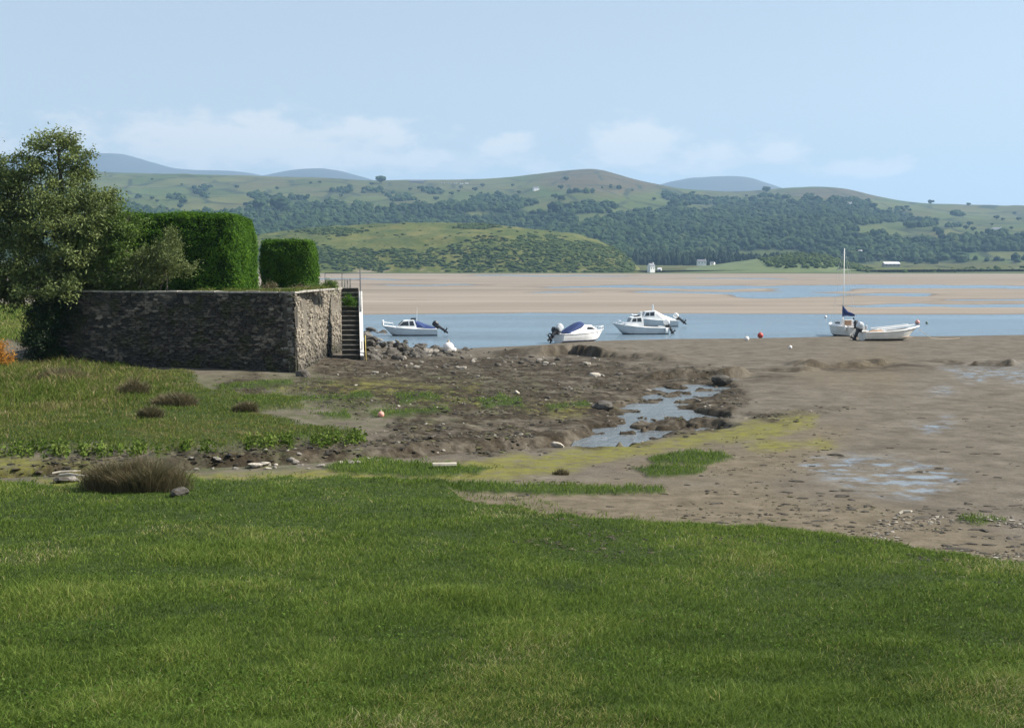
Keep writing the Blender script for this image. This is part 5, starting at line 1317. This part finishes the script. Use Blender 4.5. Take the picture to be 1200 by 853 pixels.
def ground_lumps(name, polys, n, box, soft, rough, nsc, aseed, rad, flat, mat, seed, label, cat, nz, thr):
    X, Y, r = sample(n, *box, seed); a = area(polys, X, Y, soft, rough, nsc, aseed) * sstep(thr - .06, thr + .06, fbm(X / nz, Y / nz, 4, seed + 3)); k = r.random(n) < a; X, Y = X[k], Y[k]; m = len(X)
    q = rad[0] + (rad[1] - rad[0]) * r.random(m) ** 2.5; C = np.stack([X, Y, zfull(X, Y) + q * flat * .25], 1)
    return tag(blobs(name, C, q, q * flat, mat, .5, 1, seed), label, cat, kind='stuff')
M_wrack = leaf_mat('bladder_wrack', [(0, (.012, .010, .006)), (.5, (.035, .028, .015)), (.8, (.07, .058, .028)), (1, (.085, .085, .03))], transl=0, nscale=.8, rough=.7, spec=.3)
M_shingle = leaf_mat('shingle_stone', [(0, (.06, .052, .042)), (.5, (.14, .125, .10)), (1, (.34, .31, .26))], transl=0, nscale=.6, rough=.9, spec=.2)
M_fleshy0 = leaf_mat('clover_leaf', [(0, (.03, .06, .010)), (.5, (.06, .115, .018)), (1, (.11, .17, .04))], transl=.25, nscale=1.0, spec=.03, rough=.9)
def blades(name, X, Y, h, w, lean, tint, mat, seed, wind=(.35, -.1), Z=None, parent=None):
    r = np.random.default_rng(seed); n = len(X)
    Z = zfull(X, Y) - .02 if Z is None else Z
    a = r.random(n) * 6.283; sx, sy = np.cos(a) * w / 2, np.sin(a) * w / 2
    ld = r.random(n) * 6.283; lx = np.cos(ld) * lean * h + wind[0] * h * .5; ly = np.sin(ld) * lean * h + wind[1] * h * .5
    V = np.empty((n, 5, 3), np.float32)
    V[:, 0] = np.stack([X - sx, Y - sy, Z], 1); V[:, 1] = np.stack([X + sx, Y + sy, Z], 1)
    V[:, 2] = np.stack([X + sx * .8 + lx * .35, Y + sy * .8 + ly * .35, Z + h * .58], 1); V[:, 3] = np.stack([X - sx * .8 + lx * .35, Y - sy * .8 + ly * .35, Z + h * .58], 1)
    V[:, 4] = np.stack([X + lx, Y + ly, Z + h * (1 - .25 * lean)], 1)
    i = np.arange(n) * 5
    return npmesh(name, V.reshape(-1, 3), tris=np.stack([i + 3, i + 2, i + 4], 1), quads=np.stack([i, i + 1, i + 2, i + 3], 1), mat=mat, attrs={'tint': np.repeat(tint, 5)}, smooth=False, parent=parent)
M_grass = leaf_mat('grass_blade', [(0, (.040, .068, .012)), (.35, (.09, .148, .022)), (.62, (.145, .208, .034)), (.82, (.215, .26, .06)), (.93, (.29, .26, .095)), (1, (.42, .38, .20))], transl=.42, nscale=.55, rough=.6, spec=.15)
def sample(n, px0, px1, y0, y1, seed):
    r = np.random.default_rng(seed); u = px0 + (px1 - px0) * r.random(n); v = y0 + (y1 - y0) * r.random(n)
    dx, dyy, dz = ray(u, v); zz = np.interp(v, [420, 560, 600, 640, 700, 760, 853, 1000], [.9, 1.3, 1.55, 1.72, 1.93, 2.15, 2.5, 2.95])
    Y = (zz - CAMZ) / dz * dyy
    return (u - 600) / F * Y, Y, r
def lawn_field(name, n, box, polys, seed, soft, rough, nsc, aseed, hfun, label, cat, thr=.4, mat=M_grass):
    X, Y, r = sample(n, *box, seed); a = area(polys, X, Y, soft, rough, nsc, aseed); k = r.random(n) < sstep(thr - .25, thr + .25, a); X, Y, a = X[k], Y[k], a[k]
    m = len(X); h, w, tint = hfun(X, Y, a, r, m)
    o = blades(name, X, Y, h, w, .40 + .55 * r.random(m), tint, mat, seed + 1)
    return tag(o, label, cat, kind='stuff')
def h_lawn(X, Y, a, r, m):
    cl = fbm(X / .8, Y / .8, 3, 201); big = fbm(X / 3.5, Y / 3.5, 3, 202)
    h = (.045 + .09 * cl ** 1.5 + .06 * sstep(.55, .75, big)) * np.interp(Y, [8, 14], [1.25, 1.0]) * (.55 + .75 * r.random(m)) * (.45 + .55 * a)
    h = h * (1 + .5 * (r.random(m) < .03))
    w = np.maximum(.0062, Y * .00055) * (.7 + .7 * r.random(m))
    tint = .40 + .5 * (cl - .5) + .32 * (big - .5) + .19 * r.normal(size=m)
    dry = r.random(m) < (.02 + .24 * sstep(.56, .72, fbm(X / 1.7, Y / 2.4, 4, 204))); tint = np.where(dry, .86 + .14 * r.random(m), np.clip(tint, 0, .82))
    return h, w, tint
lawn_field('meadow_grass', 900000, (-500, 1800, 548, 905), LAWN, 211, 8, 9, 30, 1, h_lawn, 'green meadow grass covering the near bank', 'grass')
M_marsh = leaf_mat('marsh_blade', [(0, (.035, .058, .010)), (.35, (.075, .115, .018)), (.62, (.12, .16, .028)), (.82, (.17, .17, .05)), (.93, (.24, .19, .09)), (1, (.34, .28, .16))], transl=.4, nscale=.8, rough=.7, spec=.1)
def h_turf(X, Y, a, r, m):
    u, v = chart(X, Y); tall = sstep(250, 60, u + 600) * sstep(490, 440, 312 + F * (CAMZ - 1.4) / Y) 
    cl = fbm(X / 1.2, Y / 1.2, 3, 221)
    h = (.05 + .12 * cl + .44 * tall * (.4 + cl)) * (.5 + .8 * r.random(m)) * (.5 + .5 * a); w = Y * .0006 * (.7 + .7 * r.random(m))
    tint = .55 + .8 * (fbm(X / 2.5, Y / 4, 4, 222) - .5) + .14 * r.normal(size=m)
    dry = r.random(m) < .06 + .22 * sstep(.5, .65, fbm(X / 2.2, Y / 5, 3, 225)) + .2 * tall * sstep(.45, .6, fbm(X / 1.5, Y / 2.5, 3, 223)); return h, w, np.where(dry, .84 + .14 * r.random(m), np.clip(tint, 0, .84))
lawn_field('salt_marsh_grass', 150000, (-400, 460, 418, 545), TURF, 231, 9, 12, 26, 2, h_turf, 'rough salt marsh grass below the stone wall', 'grass', mat=M_marsh)
lawn_field('bank_grass', 26000, (-150, 80, 362, 420), TURF[1:], 235, 4, 5, 26, 2, h_turf, 'sunlit grass on the bank behind the big tree', 'grass')
def h_tuft(X, Y, a, r, m):
    h = (.08 + .10 * fbm(X / .6, Y / .6, 2, 241)) * (.5 + .8 * r.random(m)) * (.5 + .5 * a); w = Y * .0005 * (.7 + .7 * r.random(m))
    return h, w, np.clip(.5 + .5 * (fbm(X / 1.2, Y / 1.2, 3, 242) - .5) + .15 * r.normal(size=m), 0, .86)
lawn_field('grass_tufts', 125000, (240, 1190, 440, 622), TUFT, 245, 3, 4, 14, 3, h_tuft, 'low patches of grass dotted over the mud', 'grass')
ground_lumps('bladder_wrack', WEED, 34000, (-40, 1000, 408, 560), 8, 16, 30, 4, (.018, .12), .3, M_wrack, 281, 'dark bladder wrack strewn over the mud between wall and creek pools', 'seaweed', 1.6, .53)
ground_lumps('shingle', WEED, 7000, (-40, 1000, 408, 560), 8, 16, 30, 4, (.015, .07), .5, M_shingle, 285, 'shingle scattered through the dark weed of the creek banks', 'shingle', 2.2, .54)
_gv = [poly_chart([(1020, 606), (1100, 596), (1210, 592), (1420, 600), (1420, 690), (1200, 668), (1090, 648), (1020, 632)])]
ground_lumps('gravel', _gv, 5000, (1000, 1420, 590, 690), 12, 14, 30, 11, (.01, .05), .5, M_shingle, 287, 'gravel and weed fragments on the mud at the right edge of the lawn', 'gravel', 1.0, .48)
ground_lumps('weed_fragments', _gv + TAN, 9000, (600, 1420, 480, 690), 12, 14, 30, 11, (.012, .06), .35, M_wrack, 289, 'tiny dark weed fragments peppering the open mud', 'seaweed', 1.2, .5)
THIN = [poly_chart(p) for p in ([(250, 446), (330, 444), (480, 450), (600, 462), (620, 478), (470, 478), (400, 492), (260, 482)], [(420, 562), (540, 566), (700, 600), (880, 618), (1030, 634), (1200, 664), (1200, 676), (1000, 650), (700, 622), (520, 580), (300, 572), (0, 578), (0, 564), (300, 558)], [(390, 540), (440, 534), (600, 546), (540, 560), (400, 562)])]
def h_thin(X, Y, a, r, m):
    h, w, tnt = h_tuft(X, Y, a, r, m); return h * .8, w, tnt
_o = lawn_field('thin_grass', 90000, (-10, 1210, 440, 680), THIN, 261, 12, 20, 18, 9, h_thin, 'thin scattered grass growing out of the mud along the turf edges', 'grass', .75)
# grass fringe on the wall top
r_ = np.random.default_rng(291); n_ = 7000; q_ = r_.random(n_); on1 = r_.random(n_) < .6
A_ = np.where(on1[:, None], L0 + (C0 - L0) * q_[:, None], C0 + (C1 - C0) * q_[:, None]); inn = np.where(on1[:, None], np.array([[.2, .98]]), np.array([[-1., .1]]))
P_ = A_ + inn * (.12 + .6 * r_.random((n_, 1))); k_ = fbm(P_[:, 0] / .7, P_[:, 1] / .7, 3, 292) > np.where(on1, .5, .42); P_ = P_[k_]; m_ = len(P_)
tag(blades('wall_top_grass', P_[:, 0], P_[:, 1], .08 + .22 * r_.random(m_) ** 1.5, np.full(m_, .028), .3 + .5 * r_.random(m_), np.clip(.55 + .25 * r_.normal(size=m_), 0, 1), M_marsh, 293, Z=np.full(m_, WT_Z + .04)), 'ragged grass growing along the top of the stone wall', 'grass', kind='stuff')
# clover and other broad leaved plants low in the meadow
r_ = np.random.default_rng(271); X_, Y_, _r = sample(26000, -100, 1300, 580, 900, 272); k_ = (area(LAWN, X_, Y_, 5, 5, 30, 1) > .6) & (r_.random(26000) < sstep(.5, .62, fbm(X_ / 1.1, Y_ / 1.1, 3, 273))); X_, Y_ = X_[k_], Y_[k_]
P_ = np.stack([X_, Y_, zfull(X_, Y_) + .02 + .06 * r_.random(len(X_))], 1)
V, T_ = leafcloud(P_, r_.normal(size=(len(P_), 3)) * .35 + np.array([0, 0, 1.]), .014 + 0 * X_, 274, .3, .75)
tag(npmesh('clover', V, tris=T_, mat=M_fleshy0, attrs={'tint': np.repeat(np.clip(.5 + .25 * r_.normal(size=len(P_)), 0, 1), 4)}, smooth=False), 'low broad leaved clover mixed into the meadow grass', 'plants', kind='stuff')
# fleshy weed along the edge of the marsh
M_fleshy = leaf_mat('fleshy_leaf', [(0, (.03, .05, .01)), (.5, (.08, .13, .02)), (1, (.18, .22, .06))], transl=.25, nscale=1.0, spec=.03, rough=.9)
r_ = np.random.default_rng(251); q = r_.random(16000); pxw = -60 + 490 * q; pyw = np.interp(pxw, [-60, 0, 200, 330, 415, 440], [534, 533, 531, 524, 518, 510]) + r_.normal(0, 2.4, 16000)
keep = r_.random(16000) < .55 * sstep(.42, .60, fbm(pxw / 11, pyw / 6, 4, 252)); pxw, pyw = pxw[keep], pyw[keep]
g_ = T(pxw, pyw); P_ = np.stack([g_[0], g_[1], zfull(g_[0], g_[1]) + .02 + .26 * r_.random(len(pxw)) ** 1.5], 1)
V, T_ = leafcloud(P_, r_.normal(size=(len(P_), 3)) * .5 + np.array([0, 0, .8]), .05, 253, .6, .6)
tag(npmesh('marsh_weed', V, tris=T_, mat=M_fleshy, attrs={'tint': np.repeat(np.clip(.25 + .9 * (fbm(pxw / 9, pyw / 5, 2, 254) - .2) + .15 * r_.normal(size=len(P_)), 0, 1), 4)}, smooth=False), 'fleshy green weed along the broken edge of the marsh turf', 'marsh plants', kind='stuff')
# ------------------------------------------------------------------ rush clumps
M_rush = leaf_mat('rush', [(0, (.05, .055, .022)), (.4, (.11, .095, .045)), (.75, (.18, .14, .075)), (1, (.28, .22, .13))], transl=.3, nscale=1.5)
def rush(px, py, wid, h, n, seed, label, dep=None, tone=.4, z=None):
    p = T(px, py); e = empty('rush_clump', (p[0], p[1], p[2]), 0, label, 'rushes'); r = np.random.default_rng(seed)
    a = r.random(n) * 6.283; q = np.sqrt(r.random(n)); X = np.cos(a) * q * wid / 2 * (1 + .15 * r.normal(size=n)); Y = np.sin(a) * q * (dep or wid * .7) / 2
    Z = zfull(X + p[0], Y + p[1]) - p[2] - .03
    hh = h * (.5 + .6 * r.random(n)) * (1 - .35 * q ** 2) * (.75 + .5 * vn(X / .22, Y / .22, seed))
    blades('stems', X, Y, hh, np.full(n, p[1] * .00045) * (.7 + .6 * r.random(n)), .18 + .42 * q + .15 * r.random(n), np.clip(tone + .22 * r.normal(size=n), 0, 1), M_rush, seed + 1, wind=(.15, 0), Z=Z, parent=e)
    V, T_ = None, None
rush(158, 581, 1.8, .80, 7500, 601, 'large brown rush clump standing between the near grass and the creek', 1.0, .38)
rush(205, 478, 1.4, .58, 2600, 603, 'brown rush clump in the middle of the marsh turf', None, .48)
rush(176, 493, .7, .48, 1200, 605, 'small dark rush clump left of the middle one on the turf', None, .38)
rush(288, 486, .75, .5, 1300, 607, 'small round rush clump at the right side of the turf', None, .42)
rush(70, 450, 2.0, .7, 2200, 609, 'wide brownish rush clump in front of the dark wall end', None, .5)
rush(156, 466, 1.0, .8, 1300, 611, 'tall thin rush clump in front of the dark wall', None, .5)
rush(657, 556, .35, .22, 350, 613, 'tiny brown tuft alone on the yellow algae', None, .4)
